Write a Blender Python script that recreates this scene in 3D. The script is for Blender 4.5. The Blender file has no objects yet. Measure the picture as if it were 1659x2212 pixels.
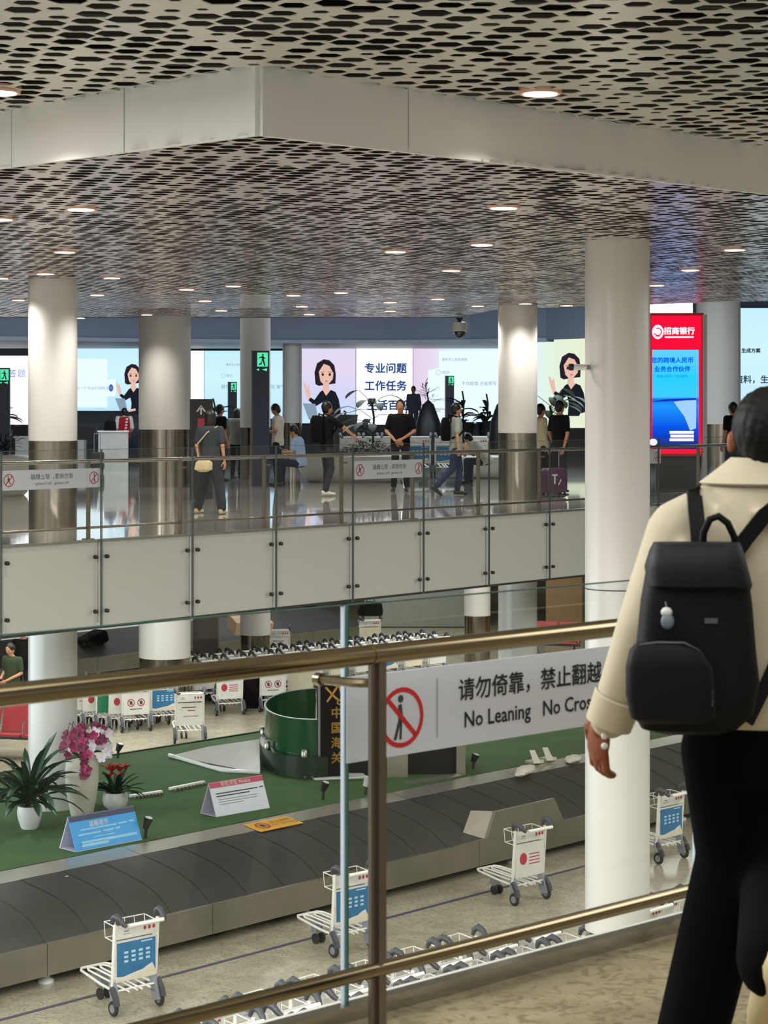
import bpy, bmesh, math, random
import numpy as np
from mathutils import Vector, Matrix, Euler
R = random.Random(7)
C = bpy.context.scene.collection
SC = bpy.context.scene
F, CX, HY, EYE = 4470.0, 829.5, 882.0, 1.6      # focal length in pixels, centre column, horizon row, eye height

# ------------------------------------------------------------------ camera, world, exposure
cam_d = bpy.data.cameras.new('camera'); cam = bpy.data.objects.new('camera', cam_d); C.objects.link(cam)
cam.location = (0, 0, EYE); cam.rotation_euler = (math.pi/2, 0, 0)
cam_d.sensor_fit = 'VERTICAL'; cam_d.sensor_height = 36; cam_d.sensor_width = 27
cam_d.lens = 36*F/2212; cam_d.shift_y = -(1106-HY)/2212; cam_d.clip_end = 300
cam_d.dof.use_dof = True; cam_d.dof.focus_distance = 24; cam_d.dof.aperture_fstop = 13
SC.camera = cam
w = bpy.data.worlds.new('hall_light'); SC.world = w; w.use_nodes = True
w.node_tree.nodes['Background'].inputs[0].default_value = (1.0, 0.99, 0.97, 1)
w.node_tree.nodes['Background'].inputs[1].default_value = 0.6
SC.view_settings.view_transform = 'Standard'; SC.view_settings.look = 'None'
SC.view_settings.gamma = 1; SC.view_settings.use_curve_mapping = False
SC.view_settings.exposure = 0.16
try:
    SC.cycles.max_bounces = 7; SC.cycles.diffuse_bounces = 3; SC.cycles.glossy_bounces = 3
    SC.cycles.transparent_max_bounces = 24; SC.cycles.transmission_bounces = 3
    SC.cycles.caustics_reflective = False; SC.cycles.caustics_refractive = False
    SC.cycles.sample_clamp_indirect = 3.0
    SC.cycles.use_denoising = True
except Exception: pass

def area(x, y, z, sx, sy, e, col=(1, .985, .965), rx=0, rz=0):
    d = bpy.data.lights.new('hall_fill', 'AREA'); d.shape = 'RECTANGLE'; d.size = sx; d.size_y = sy; d.energy = e; d.color = col
    o = bpy.data.objects.new('hall_fill', d); C.objects.link(o); o.location = (x, y, z); o.rotation_euler = (rx, 0, rz)
    return o
# added fill lights overhead and to both sides, out of the frame
area(-.5, 3.0, 3.3, 5, 4, 130)
area(-5.5, 8.5, 3.4, 4, 4, 1250)
area(5.2, 8.0, 3.4, 4, 4, 220)
area(-12, 17, 3.0, 3, 12, 1500)
area(11.5, 22, 3.0, 3, 12, 1300)
# lower hall: added fill lights, unseen from the camera
area(-5, 38, -1.15, 9, 5, 500)
area(4.5, 46, -1.15, 9, 5, 500)
area(-3, 54, -1.15, 12, 6, 400)
area(-12, 24, -2.2, 3, 14, 900, (.86, .93, 1), 0, 0).rotation_euler = (0, -math.pi/2, 0)  # added bluish side fill, brightens the lower left column and turf
area(-1, 14.5, -1.0, 8, 1.0, 260).rotation_euler = (math.radians(35), 0, 0)
# added fill lights to brighten the taller hall beyond the perforated ceiling
area(-3, 50, 5.3, 16, 6, 800, (.85, .92, 1)); area(8, 48, 5.3, 8, 8, 500, (.85, .92, 1))

# ------------------------------------------------------------------ helpers
def lin(c):
    if isinstance(c, str):
        c = tuple(int(c[i:i+2], 16)/255 for i in (0, 2, 4))
    return tuple((x/12.92 if x <= .04045 else ((x+.055)/1.055)**2.4) for x in c)

def W(x, y, z):
    """world point on the level z seen at photo pixel (x, y) - used once to take measurements"""
    Y = F*(EYE-z)/(y-HY); return Vector(((x-CX)/F*Y, Y, z))
def WY(x, y, Y):
    return Vector(((x-CX)/F*Y, Y, EYE-(y-HY)/F*Y))

MATS = {}
def mat(name, col, rough=.5, metal=0.0, var=.06, scale=6.0, bump=0.0, spec=.5, coat=0.0, sheen=0, alpha=1):
    if name in MATS: return MATS[name]
    m = bpy.data.materials.new(name); m.use_nodes = True; MATS[name] = m
    nt = m.node_tree; b = nt.nodes['Principled BSDF']; c = lin(col)
    tc = nt.nodes.new('ShaderNodeTexCoord'); nz = nt.nodes.new('ShaderNodeTexNoise'); nz.inputs['Scale'].default_value = scale
    nz.inputs['Detail'].default_value = 4
    nt.links.new(tc.outputs['Object'], nz.inputs['Vector'])
    cr = nt.nodes.new('ShaderNodeValToRGB'); cr.color_ramp.elements[0].position = .3; cr.color_ramp.elements[1].position = .7
    cr.color_ramp.elements[0].color = (*[x*(1-var) for x in c], 1); cr.color_ramp.elements[1].color = (*[min(1, x*(1+var)) for x in c], 1)
    nt.links.new(nz.outputs['Fac'], cr.inputs['Fac']); nt.links.new(cr.outputs['Color'], b.inputs['Base Color'])
    b.inputs['Roughness'].default_value = rough; b.inputs['Metallic'].default_value = metal
    b.inputs['Specular IOR Level'].default_value = spec; b.inputs['Coat Weight'].default_value = coat
    b.inputs['Sheen Weight'].default_value = sheen
    if bump:
        bp = nt.nodes.new('ShaderNodeBump'); bp.inputs['Strength'].default_value = bump
        nt.links.new(nz.outputs['Fac'], bp.inputs['Height']); nt.links.new(bp.outputs['Normal'], b.inputs['Normal'])
    return m

def emis(name, col, strength=1.0, grad=None, axis='Z'):
    """a lit screen or lamp: flat colour, or a soft gradient of the shown picture (generated coordinates)"""
    if name in MATS: return MATS[name]
    m = bpy.data.materials.new(name); m.use_nodes = True; MATS[name] = m
    nt = m.node_tree; nt.nodes.clear(); out = nt.nodes.new('ShaderNodeOutputMaterial'); e = nt.nodes.new('ShaderNodeEmission')
    e.inputs['Strength'].default_value = strength; e.inputs['Color'].default_value = (*lin(col), 1)
    nt.links.new(e.outputs[0], out.inputs['Surface'])
    if grad:
        tc = nt.nodes.new('ShaderNodeTexCoord'); sx = nt.nodes.new('ShaderNodeSeparateXYZ'); cr = nt.nodes.new('ShaderNodeValToRGB')
        nt.links.new(tc.outputs['Generated'], sx.inputs[0]); nt.links.new(sx.outputs[axis], cr.inputs['Fac'])
        el = cr.color_ramp.elements
        el[0].position = grad[0][0]; el[0].color = (*lin(grad[0][1]), 1); el[1].position = grad[-1][0]; el[1].color = (*lin(grad[-1][1]), 1)
        for p, c in grad[1:-1]:
            q = el.new(p); q.color = (*lin(c), 1)
        nt.links.new(cr.outputs['Color'], e.inputs['Color'])
    return m

def glass(name, tint, refl=.5, gl=.02, veil=0.0):
    m = bpy.data.materials.new(name); m.use_nodes = True; MATS[name] = m
    nt = m.node_tree; nt.nodes.clear(); out = nt.nodes.new('ShaderNodeOutputMaterial')
    t = nt.nodes.new('ShaderNodeBsdfTransparent'); t.inputs[0].default_value = (*tint, 1)
    g = nt.nodes.new('ShaderNodeBsdfGlossy'); g.inputs['Roughness'].default_value = gl
    fr = nt.nodes.new('ShaderNodeFresnel'); fr.inputs['IOR'].default_value = 1.5
    ge = nt.nodes.new('ShaderNodeNewGeometry'); s = nt.nodes.new('ShaderNodeMath'); s.operation = 'SUBTRACT'; s.inputs[0].default_value = 1
    nt.links.new(ge.outputs['Backfacing'], s.inputs[1])
    mu = nt.nodes.new('ShaderNodeMath'); mu.operation = 'MULTIPLY'; nt.links.new(fr.outputs[0], mu.inputs[0]); nt.links.new(s.outputs[0], mu.inputs[1])
    m2 = nt.nodes.new('ShaderNodeMath'); m2.operation = 'MULTIPLY'; m2.inputs[1].default_value = refl*2; nt.links.new(mu.outputs[0], m2.inputs[0])
    mx = nt.nodes.new('ShaderNodeMixShader'); nt.links.new(m2.outputs[0], mx.inputs[0]); nt.links.new(t.outputs[0], mx.inputs[1]); nt.links.new(g.outputs[0], mx.inputs[2])
    last = mx
    if veil:
        d = nt.nodes.new('ShaderNodeBsdfDiffuse'); d.inputs[0].default_value = (.75, .8, .78, 1)
        m3 = nt.nodes.new('ShaderNodeMixShader'); m3.inputs[0].default_value = veil
        nt.links.new(mx.outputs[0], m3.inputs[1]); nt.links.new(d.outputs[0], m3.inputs[2]); last = m3
    nt.links.new(last.outputs[0], out.inputs['Surface'])
    return m

class MB:
    def __init__(s): s.v = []; s.f = []; s.m = []; s.mi = 0; s.M = Matrix()
    def add(s, vs, fs):
        n = len(s.v); s.v += [tuple(s.M @ Vector(p)) for p in vs]
        s.f += [tuple(i+n for i in f) for f in fs]; s.m += [s.mi]*len(fs); return s
    def box(s, c, d, rz=0, tilt=None):
        x, y, z = [k/2 for k in d]; m = Euler(tilt if tilt else (0, 0, rz)).to_matrix(); c = Vector(c)
        vs = [c + m @ Vector((a*x, b*y, e*z)) for a in (-1, 1) for b in (-1, 1) for e in (-1, 1)]
        return s.add(vs, [(0, 1, 3, 2), (4, 6, 7, 5), (0, 4, 5, 1), (2, 3, 7, 6), (0, 2, 6, 4), (1, 5, 7, 3)])
    def quad(s, a, b, c, d): return s.add([a, b, c, d], [(0, 1, 2, 3)])
    def tube(s, pts, r, seg=8, caps=True, rr=None):
        pts = [Vector(p) for p in pts]; n = len(pts); vs = []
        up = None
        for i, p in enumerate(pts):
            t = (pts[min(i+1, n-1)]-pts[max(i-1, 0)]).normalized()
            if up is None:
                up = Vector((0, 0, 1)) if abs(t.z) < .9 else Vector((1, 0, 0))
            a = t.cross(up).normalized(); b = a.cross(t).normalized(); up = b
            q = rr[i] if rr else r
            for k in range(seg):
                w_ = 2*math.pi*k/seg; vs.append(p + a*math.cos(w_)*q + b*math.sin(w_)*q)
        fs = [(i*seg+k, i*seg+(k+1) % seg, (i+1)*seg+(k+1) % seg, (i+1)*seg+k) for i in range(n-1) for k in range(seg)]
        if caps: fs += [tuple(range(seg-1, -1, -1)), tuple(range((n-1)*seg, n*seg))]
        return s.add(vs, fs)
    def lathe(s, prof, seg=24, c=(0, 0, 0), a0=0, a1=2*math.pi, caps=True):
        full = abs(a1-a0-2*math.pi) < 1e-6; k_ = seg if full else seg+1; vs = []
        for r, z in prof:
            for k in range(k_):
                w_ = a0+(a1-a0)*k/seg; vs.append((c[0]+r*math.cos(w_), c[1]+r*math.sin(w_), c[2]+z))
        fs = []
        for i in range(len(prof)-1):
            for k in range(seg):
                k2 = (k+1) % k_; fs.append((i*k_+k, i*k_+k2, (i+1)*k_+k2, (i+1)*k_+k))
        if caps and full: fs += [tuple(range(k_-1, -1, -1)), tuple(range((len(prof)-1)*k_, len(prof)*k_))]
        return s.add(vs, fs)
    def ell(s, c, r, seg=12, rings=8, M=None):
        c = Vector(c); vs = [(0, 0, -1)]
        for i in range(1, rings):
            a = -math.pi/2+math.pi*i/rings
            for k in range(seg):
                w_ = 2*math.pi*k/seg; vs.append((math.cos(a)*math.cos(w_), math.cos(a)*math.sin(w_), math.sin(a)))
        vs.append((0, 0, 1)); out = []
        for p in vs:
            q = Vector((p[0]*r[0], p[1]*r[1], p[2]*r[2])); q = M @ q if M else q; out.append(c+q)
        fs = [(0, 1+(k+1) % seg, 1+k) for k in range(seg)]
        for i in range(rings-2):
            for k in range(seg):
                a = 1+i*seg+k; b = 1+i*seg+(k+1) % seg; fs.append((a, b, b+seg, a+seg))
        e = len(vs)-1; l = 1+(rings-2)*seg; fs += [(e, l+k, l+(k+1) % seg) for k in range(seg)]
        return s.add(out, fs)
    def capsule(s, a, b, ra, rb, seg=12):
        a, b = Vector(a), Vector(b); d = (b-a); L = d.length; d = d.normalized() if L > 1e-6 else Vector((0, 0, 1))
        pts = []; rr = []
        for t in (-1, -.85, -.5): pts.append(a+d*ra*t); rr.append(ra*math.sqrt(max(.0009, 1-t*t)))
        pts.append(a); rr.append(ra); pts.append(b); rr.append(rb)
        for t in (.5, .85, 1): pts.append(b+d*rb*t); rr.append(rb*math.sqrt(max(.0009, 1-t*t)))
        return s.tube(pts, 0, seg, True, rr)
    def loft(s, rings, seg=16, caps=True):
        """rings: (centre, axis_x, axis_y, rx, ry)"""
        vs = []
        for c, ax, ay, rx, ry in rings:
            for k in range(seg):
                w_ = 2*math.pi*k/seg; vs.append(Vector(c)+Vector(ax)*math.cos(w_)*rx+Vector(ay)*math.sin(w_)*ry)
        n = len(rings)
        fs = [(i*seg+k, i*seg+(k+1) % seg, (i+1)*seg+(k+1) % seg, (i+1)*seg+k) for i in range(n-1) for k in range(seg)]
        if caps: fs += [tuple(range(seg-1, -1, -1)), tuple(range((n-1)*seg, n*seg))]
        return s.add(vs, fs)
    def prism(s, poly, z0, z1):
        n = len(poly); vs = [(p[0], p[1], z0) for p in poly]+[(p[0], p[1], z1) for p in poly]
        ar = sum(poly[i][0]*poly[(i+1) % n][1]-poly[(i+1) % n][0]*poly[i][1] for i in range(n))
        if ar < 0: vs = [(p[0], p[1], z0) for p in poly[::-1]]+[(p[0], p[1], z1) for p in poly[::-1]]
        return s.add(vs, [tuple(range(n-1, -1, -1)), tuple(range(n, 2*n))]+[(i, (i+1) % n, (i+1) % n+n, i+n) for i in range(n)])
    def mesh(s, name, mats, smooth=True):
        me = bpy.data.meshes.new(name); me.from_pydata(s.v, [], s.f)
        mats = mats if isinstance(mats, (list, tuple)) else [mats]
        for m in mats: me.materials.append(m)
        if len(mats) > 1: me.polygons.foreach_set('material_index', s.m)
        if smooth:
            me.shade_smooth()
            try: me.set_sharp_from_angle(angle=math.radians(38))
            except Exception: pass
        me.update(); return me
    def build(s, name, mats, parent=None, loc=None, rz=0, smooth=True):
        o = bpy.data.objects.new(name, s.mesh(name, mats, smooth)); C.objects.link(o)
        if parent: o.parent = parent
        if loc is not None: o.location = loc
        if rz: o.rotation_euler = (0, 0, rz)
        return o

def tag(o, label=None, cat=None, group=None, kind=None):
    if label: o['label'] = label
    if cat: o['category'] = cat
    if group: o['group'] = group
    if kind: o['kind'] = kind
    return o
def empty(name, loc, rz=0, label=None, cat=None, group=None, kind=None):
    o = bpy.data.objects.new(name, None); C.objects.link(o); o.location = loc; o.rotation_euler = (0, 0, rz)
    o.empty_display_size = .1
    return tag(o, label, cat, group, kind)
def copy_tree(o, parent=None):
    c = o.copy(); C.objects.link(c); c.parent = parent
    for ch in list(o.children): copy_tree(ch, c)
    return c
def structure(o): o['kind'] = 'structure'; return o

_txt = {}
def text_mesh(body, size, mirror=False, spacing=1.0, bold=0):
    """lettering as a flat mesh in the xz plane, centred, read from -y"""
    k = (body, size, mirror, spacing, bold)
    if k in _txt: return _txt[k]
    cu = bpy.data.curves.new('lettering', 'FONT'); cu.body = body; cu.size = size; cu.align_x = 'CENTER'; cu.align_y = 'CENTER'
    cu.space_character = spacing; cu.resolution_u = 2; cu.space_line = .95
    o = bpy.data.objects.new('lettering', cu); C.objects.link(o)
    bpy.context.view_layer.update()
    me = bpy.data.meshes.new_from_object(o.evaluated_get(bpy.context.evaluated_depsgraph_get()))
    bpy.data.objects.remove(o); bpy.data.curves.remove(cu)
    n = len(me.vertices); co = np.empty(n*3, 'f'); me.vertices.foreach_get('co', co); co = co.reshape(-1, 3)
    out = np.zeros_like(co); out[:, 0] = co[:, 0]*(-1 if mirror else 1); out[:, 2] = co[:, 1]
    me.vertices.foreach_set('co', out.ravel()); me.name = 'lettering'; me.update()
    if bold:
        fs = [tuple(p.vertices) for p in me.polygons]; vs = []; ff = []
        for dx, dz in ((-bold, 0), (bold, 0), (0, bold), (0, -bold)):
            o_ = len(vs); vs += [(c[0]+dx, 0, c[2]+dz) for c in out.tolist()]; ff += [tuple(i+o_ for i in f) for f in fs]
        m2 = bpy.data.meshes.new('lettering'); m2.from_pydata(vs, [], ff); m2.update(); bpy.data.meshes.remove(me); me = m2
    _txt[k] = me; return me
def text(body, size, m, parent, loc, rz=0, mirror=False, spacing=1.0, tilt=0, bold=0):
    me = text_mesh(body, size, mirror, spacing, bold)
    if not me.materials: me.materials.append(m)
    elif me.materials[0] != m:
        me = me.copy(); me.materials[0] = m
    o = bpy.data.objects.new('lettering', me); C.objects.link(o); o.parent = parent; o.location = loc
    o.rotation_euler = (tilt, 0, rz); return o
def flat(parent, name, polys, loc=(0, 0, 0), rz=0, step=.002, tilt=0):
    """flat print: polygons [(material, [(x, z) ...])] in the xz plane, each a hair in front of the last"""
    b = MB(); mats = []
    i = -1; last = None
    for m, pts in polys:
        if m is not last: i += 1; last = m
        if m not in mats: mats.append(m)
        b.mi = mats.index(m); n = len(pts)
        b.add([(x, -step*i, z) for x, z in pts], [tuple(range(n))])
    o = b.build(name, mats, parent, loc, 0, False); o.rotation_euler = (tilt, 0, rz); return o
def ring_poly(cx, cz, r0, r1, n=28, a0=0, a1=2*math.pi):
    out = []
    for i in range(n):
        a, b = a0+(a1-a0)*i/n, a0+(a1-a0)*(i+1)/n
        out.append([(cx+r0*math.cos(a), cz+r0*math.sin(a)), (cx+r1*math.cos(a), cz+r1*math.sin(a)),
                    (cx+r1*math.cos(b), cz+r1*math.sin(b)), (cx+r0*math.cos(b), cz+r0*math.sin(b))])
    return out
def disc(cx, cz, rx, rz=None, n=20):
    rz = rz or rx
    return [(cx+rx*math.cos(2*math.pi*i/n), cz+rz*math.sin(2*math.pi*i/n)) for i in range(n)]
def rect(x0, z0, x1, z1): return [(x0, z0), (x1, z0), (x1, z1), (x0, z1)]
def line_poly(pts, w_):
    out = []
    for (a, b), (c, d) in zip(pts[:-1], pts[1:]):
        L = math.hypot(c-a, d-b) or 1; nx, nz = -(d-b)/L*w_/2, (c-a)/L*w_/2
        out.append([(a-nx, b-nz), (c-nx, d-nz), (c+nx, d+nz), (a+nx, b+nz)])
    return out

def remeshed(b, voxel, it=4, name='body'):
    me = b.mesh(name, [MATS['skin']], False); o = bpy.data.objects.new('tmp', me); C.objects.link(o)
    r = o.modifiers.new('r', 'REMESH'); r.mode = 'VOXEL'; r.voxel_size = voxel
    s = o.modifiers.new('s', 'SMOOTH'); s.factor = .5; s.iterations = it
    bpy.context.view_layer.update()
    out = bpy.data.meshes.new_from_object(o.evaluated_get(bpy.context.evaluated_depsgraph_get()))
    bpy.data.objects.remove(o); bpy.data.meshes.remove(me)
    out.materials.clear(); out.shade_smooth(); out.name = name; return out
def link_mesh(name, me, m, parent):
    me.materials.clear(); me.materials.append(m); me.name = name
    o = bpy.data.objects.new(name, me); C.objects.link(o); o.parent = parent; return o

# ------------------------------------------------------------------ materials
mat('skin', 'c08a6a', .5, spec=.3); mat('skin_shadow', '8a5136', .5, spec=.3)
STEEL = mat('brushed_steel', 'a9a79f', .26, .95, .05, 3)
STEELW = mat('warm_steel', '968e80', .25, 1, .05, 3)
STEELD = mat('dull_steel', '9d998c', .34, .85, .08, 2.5)
WHITEP = mat('white_paint', 'e6e4dc', .42, 0, .015, 2, spec=.4)
WHITEG = mat('white_gloss', 'dcdcd8', .18, 0, .01, 2, spec=.5)
PANELG = mat('back_painted_glass', 'd4d4ce', .1, 0, .012, .6, spec=.5)
BLACK = mat('black_plastic', '141416', .45)
BLACKC = mat('black_cloth', '0a0a0c', .9, spec=.15)
DARKG = mat('dark_grey_plastic', '3c3e42', .5)
GREYP = mat('grey_plastic', '7d8086', .45)
TROLW = mat('trolley_white', 'dfddd5', .35)
RUB = mat('rubber', '242426', .7)
RED = mat('sign_red', 'c8202c', .5); INK = mat('sign_ink', '3b3f46', .6); SIGNW = mat('sign_white', 'd3d8e2', .45, 0, .01)
EDGEG = mat('glass_edge_green', '2e5a4e', .15); EDGEF = mat('glass_edge_grey', '4f5a55', .2); EDGEW = mat('glass_edge_pale', 'cfdcf0', .15)
GL = glass('clear_glass', (.975, .985, .978), .55)
GLF = glass('rail_glass', (.945, .965, .955), .42, .02)
# ------------------------------------------------------------------ directions measured in the plan
def unit(a, b): d = Vector((b[0]-a[0], b[1]-a[1], 0)); return d.normalized()
FA, FB = Vector((-3.43, 25.10, 0)), Vector((2.57, 32.10, 0))          # face of the far deck, first and last visible glass joint
FD = unit(FA, FB); FN = Vector((-FD.y, FD.x, 0)); FP = (FB-FA).length/6  # along, away, panel pitch
NA, NB = Vector((-.828, 4.463, 0)), Vector((.669, 5.86, 0))            # centre line of the near handrail
ND = unit(NA, NB); NN = Vector((-ND.y, ND.x, 0))
CA = Vector((-4.04, 21.76, 0)); CD = Vector((.677, .736, 0)); CN = Vector((-.736, .677, 0))  # carousel outer edge
LOW = -4.6                                                             # level of the lower hall
def frame(o, d): return Matrix(((d.x, -d.y, 0, o.x), (d.y, d.x, 0, o.y), (0, 0, 1, o.z), (0, 0, 0, 1)))
AF = math.atan2(FD.y, FD.x); AN = math.atan2(ND.y, ND.x); AC = math.atan2(CD.y, CD.x)

def stone(name, c1, c2, scale, rough, spec=.5, vein=None, coat=0, tile=None):
    m = bpy.data.materials.new(name); m.use_nodes = True; MATS[name] = m; nt = m.node_tree; b = nt.nodes['Principled BSDF']
    tc = nt.nodes.new('ShaderNodeTexCoord'); n1 = nt.nodes.new('ShaderNodeTexNoise'); n1.inputs['Scale'].default_value = scale; n1.inputs['Detail'].default_value = 8
    n1.inputs['Distortion'].default_value = 1.2
    nt.links.new(tc.outputs['Object'], n1.inputs['Vector'])
    cr = nt.nodes.new('ShaderNodeValToRGB'); cr.color_ramp.elements[0].position = .35; cr.color_ramp.elements[1].position = .65
    cr.color_ramp.elements[0].color = (*lin(c1), 1); cr.color_ramp.elements[1].color = (*lin(c2), 1)
    nt.links.new(n1.outputs['Fac'], cr.inputs['Fac']); col = cr.outputs['Color']
    if vein:
        n2 = nt.nodes.new('ShaderNodeTexNoise'); n2.inputs['Scale'].default_value = scale*4; n2.inputs['Detail'].default_value = 6; n2.inputs['Distortion'].default_value = 3
        nt.links.new(tc.outputs['Object'], n2.inputs['Vector'])
        c2_ = nt.nodes.new('ShaderNodeValToRGB'); c2_.color_ramp.elements[0].position = .5; c2_.color_ramp.elements[1].position = .62
        c2_.color_ramp.elements[0].color = (0, 0, 0, 1); c2_.color_ramp.elements[1].color = (.8, .8, .8, 1)
        nt.links.new(n2.outputs['Fac'], c2_.inputs['Fac'])
        mx = nt.nodes.new('ShaderNodeMix'); mx.data_type = 'RGBA'; nt.links.new(c2_.outputs['Color'], mx.inputs[0]); nt.links.new(col, mx.inputs[6])
        mx.inputs[7].default_value = (*lin(vein), 1); col = mx.outputs[2]
    if tile:
        br = nt.nodes.new('ShaderNodeTexBrick'); br.offset = 0; br.inputs['Color1'].default_value = (1, 1, 1, 1); br.inputs['Color2'].default_value = (.96, .96, .96, 1)
        br.inputs['Mortar'].default_value = (.72, .72, .7, 1); br.inputs['Scale'].default_value = 1; br.inputs['Mortar Size'].default_value = .004
        br.inputs['Brick Width'].default_value = tile; br.inputs['Row Height'].default_value = tile
        mp = nt.nodes.new('ShaderNodeMapping'); mp.inputs['Rotation'].default_value = (0, 0, -AF); nt.links.new(tc.outputs['Object'], mp.inputs[0]); nt.links.new(mp.outputs[0], br.inputs['Vector'])
        mm = nt.nodes.new('ShaderNodeMix'); mm.data_type = 'RGBA'; mm.blend_type = 'MULTIPLY'; mm.inputs[0].default_value = 1
        nt.links.new(col, mm.inputs[6]); nt.links.new(br.outputs['Color'], mm.inputs[7]); col = mm.outputs[2]
    nt.links.new(col, b.inputs['Base Color']); b.inputs['Roughness'].default_value = rough; b.inputs['Specular IOR Level'].default_value = spec
    b.inputs['Coat Weight'].default_value = coat; b.inputs['Coat Roughness'].default_value = .03
    return m
F_UP = stone('polished_floor', 'b4b2a8', 'bfbdb3', 1.2, .06, .9, None, .6, 1.0)
F_NEAR = stone('near_floor_stone', '8f8468', 'a99d7e', 3.0, .3, .4, '75694f')
F_LOW = stone('lower_floor_stone', 'a09a84', 'b3ad96', 2.2, .22, .5, '8c8570', 0, 1.2)

# ------------------------------------------------------------------ floors and decks
def fline(t, n, z=0): p = FA+FD*t+FN*n; return (p.x, p.y, z)
def nline(t, n, z=0): p = NA+ND*t+NN*n; return (p.x, p.y, z)
b = MB(); b.prism([fline(-14, .1), fline(30, .1), (30, 80), (-22, 80), (-22, 20)], -.3, 0)
structure(b.build('floor', F_UP, smooth=False))
b = MB(); b.prism([nline(-9, .175), nline(14, .175), (14, 2), (8, -4), (-8, -4)], -.3, 0)
structure(b.build('floor', F_NEAR, smooth=False))
b = MB(); b.prism([(-26, 8), (30, 8), (30, 76), (-26, 76)], LOW-.2, LOW)
structure(b.build('floor', F_LOW, smooth=False))
# soffit of the far deck
b = MB(); b.prism([fline(-14, .14), fline(30, .14), (30, 76), (-22, 76), (-22, 22)], -1.02, -.98)
structure(b.build('ceiling', mat('lower_soffit', 'b9b6ac', .5), smooth=False))
# fascia of the far deck: white sheets behind the glass
fas = empty('trim_1', FA, AF, kind='structure')
for i in range(-4, 12):
    q = MB(); q.box((FP*(i+.5), .075, -.53), (FP-.02, .03, 1.06)); q.build('fascia_panel', PANELG, fas, smooth=False)
q = MB(); q.box((FP*4, .1, -1.06), (FP*16, .1, .03)); q.build('bottom_profile', mat('dark_profile', '2c2926', .4), fas, smooth=False)
q = MB(); q.box((FP*4, .06, -.005), (FP*16, .09, .03)); q.build('edge_profile', STEEL, fas, smooth=False)
# near kerb
kb = MB(); kb.M = frame(Vector(nline(0, .175)), ND)
kb.box((2, .02, .021), (22, .04, .042))
structure(kb.build('baseboard_near', mat('kerb_steel', 'b4b2a8', .16, .95, .04, 2), smooth=False))
kb = MB(); kb.M = frame(Vector(nline(0, .24)), ND); kb.box((2, .08, -.3), (22, .04, .6))
structure(kb.build('trim_2', WHITEP, smooth=False))

# ------------------------------------------------------------------ perforated ceilings
ZU = 3.51
def zl(y): return 3.23+.011*(y-20.2)
BK = [Vector((-.70, 11.60, 0)), Vector((-2.49, 13.4, 0)), Vector((2.83, 15.2, 0))]   # bulkhead corner, left run, right run
dL, dR = unit(BK[0], BK[1]), unit(BK[0], BK[2])
def in_low(x, y):
    p = Vector((x, y, 0))-BK[0]
    a = dL.x*p.y-dL.y*p.x; c = dR.x*p.y-dR.y*p.x     # behind both runs
    return a <= 0 and c >= 0
def far_ok(x, y):
    if x < 1.4: return y < 42.7
    if x < 2.1: return y < 42.6-(x-1.4)*6.3
    return y < 38.2-(x-2.1)*.88
CEILM = None
def ceil_mat(name, col):
    m = mat(name, col, .22, .33, .03, 1.5, spec=.8); return m
def perforated(name, x0, x1, y0, y1, test, zf, pitch, m, rim, ang):
    """a sheet of hexagonal cells, each pierced by a hexagonal hole of its own size"""
    rng = np.random.default_rng(5)
    a = pitch/math.sqrt(3)
    hexo = [(a*math.cos(math.radians(60*k)), a*math.sin(math.radians(60*k))) for k in range(6)]
    V = []; Fc = []; key = {}
    ca, sa = math.cos(ang), math.sin(ang); cx, cy = (x0+x1)/2, (y0+y1)/2; rad = math.hypot(x1-x0, y1-y0)/2
    ni = int(rad/(1.5*a))+2; nj = int(rad/pitch)+2
    cr_, sr_ = math.cos(-ang+.03), math.sin(-ang+.03)
    for i in range(-ni, ni+1):
        for j in range(-nj, nj+1):
            lx = i*1.5*a; ly = j*pitch+(pitch/2 if i % 2 else 0)
            X = cx+lx*ca-ly*sa; Y = cy+lx*sa+ly*ca
            if not (x0 < X < x1 and y0 < Y < y1) or not test(X, Y): continue
            oi = []
            for hx, hy in hexo:
                kx, ky = lx+hx, ly+hy; kk = (round(kx*1000/5), round(ky*1000/5))
                if kk not in key:
                    jx, jy = (rng.random(2)-.5)*pitch*.12
                    qx, qy = kx+jx, ky+jy; wx = cx+qx*ca-qy*sa; wy = cy+qx*sa+qy*ca
                    key[kk] = len(V); V.append((wx, wy, zf(wy)))
                oi.append(key[kk])
            u_ = rng.random(); r = pitch*(.16+.14*rng.random() if u_ < .3 else .34+.1*rng.random() if u_ < .68 else .45+.065*rng.random())
            ox, oy = (rng.random(2)-.5)*max(0, (pitch*.5-r))*1.7
            n0 = len(V)
            for hx, hy in hexo:
                f = r/a; h2x, h2y = hx*cr_-hy*sr_, hx*sr_+hy*cr_; qx, qy = lx+h2x*f+ox, ly+h2y*f+oy; wx = cx+qx*ca-qy*sa; wy = cy+qx*sa+qy*ca
                V.append((wx, wy, zf(wy)))
            for k in range(6):
                k2 = (k+1) % 6; Fc.append((oi[k], n0+k, n0+k2, oi[k2]))
            if rim:
                n1 = len(V)
                for k in range(6): p = V[n0+k]; V.append((p[0], p[1], p[2]+rim))
                for k in range(6): k2 = (k+1) % 6; Fc.append((n0+k, n1+k, n1+k2, n0+k2))
    me = bpy.data.meshes.new(name); me.from_pydata(V, [], Fc); me.materials.append(m); me.update()
    o = bpy.data.objects.new(name, me); C.objects.link(o); return structure(o)
m_up = ceil_mat('ceiling_sheet_near', 'cdcabf'); m_lo = ceil_mat('ceiling_sheet_far', 'd2c4c6')
A45 = math.radians(17)
perforated('ceiling', -5.6, 5.6, 7.6, 17.5, lambda x, y: abs(x) < y*.2+2.2 and not in_low(x, y), lambda y: ZU, .2, m_up, .004, A45)
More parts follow.
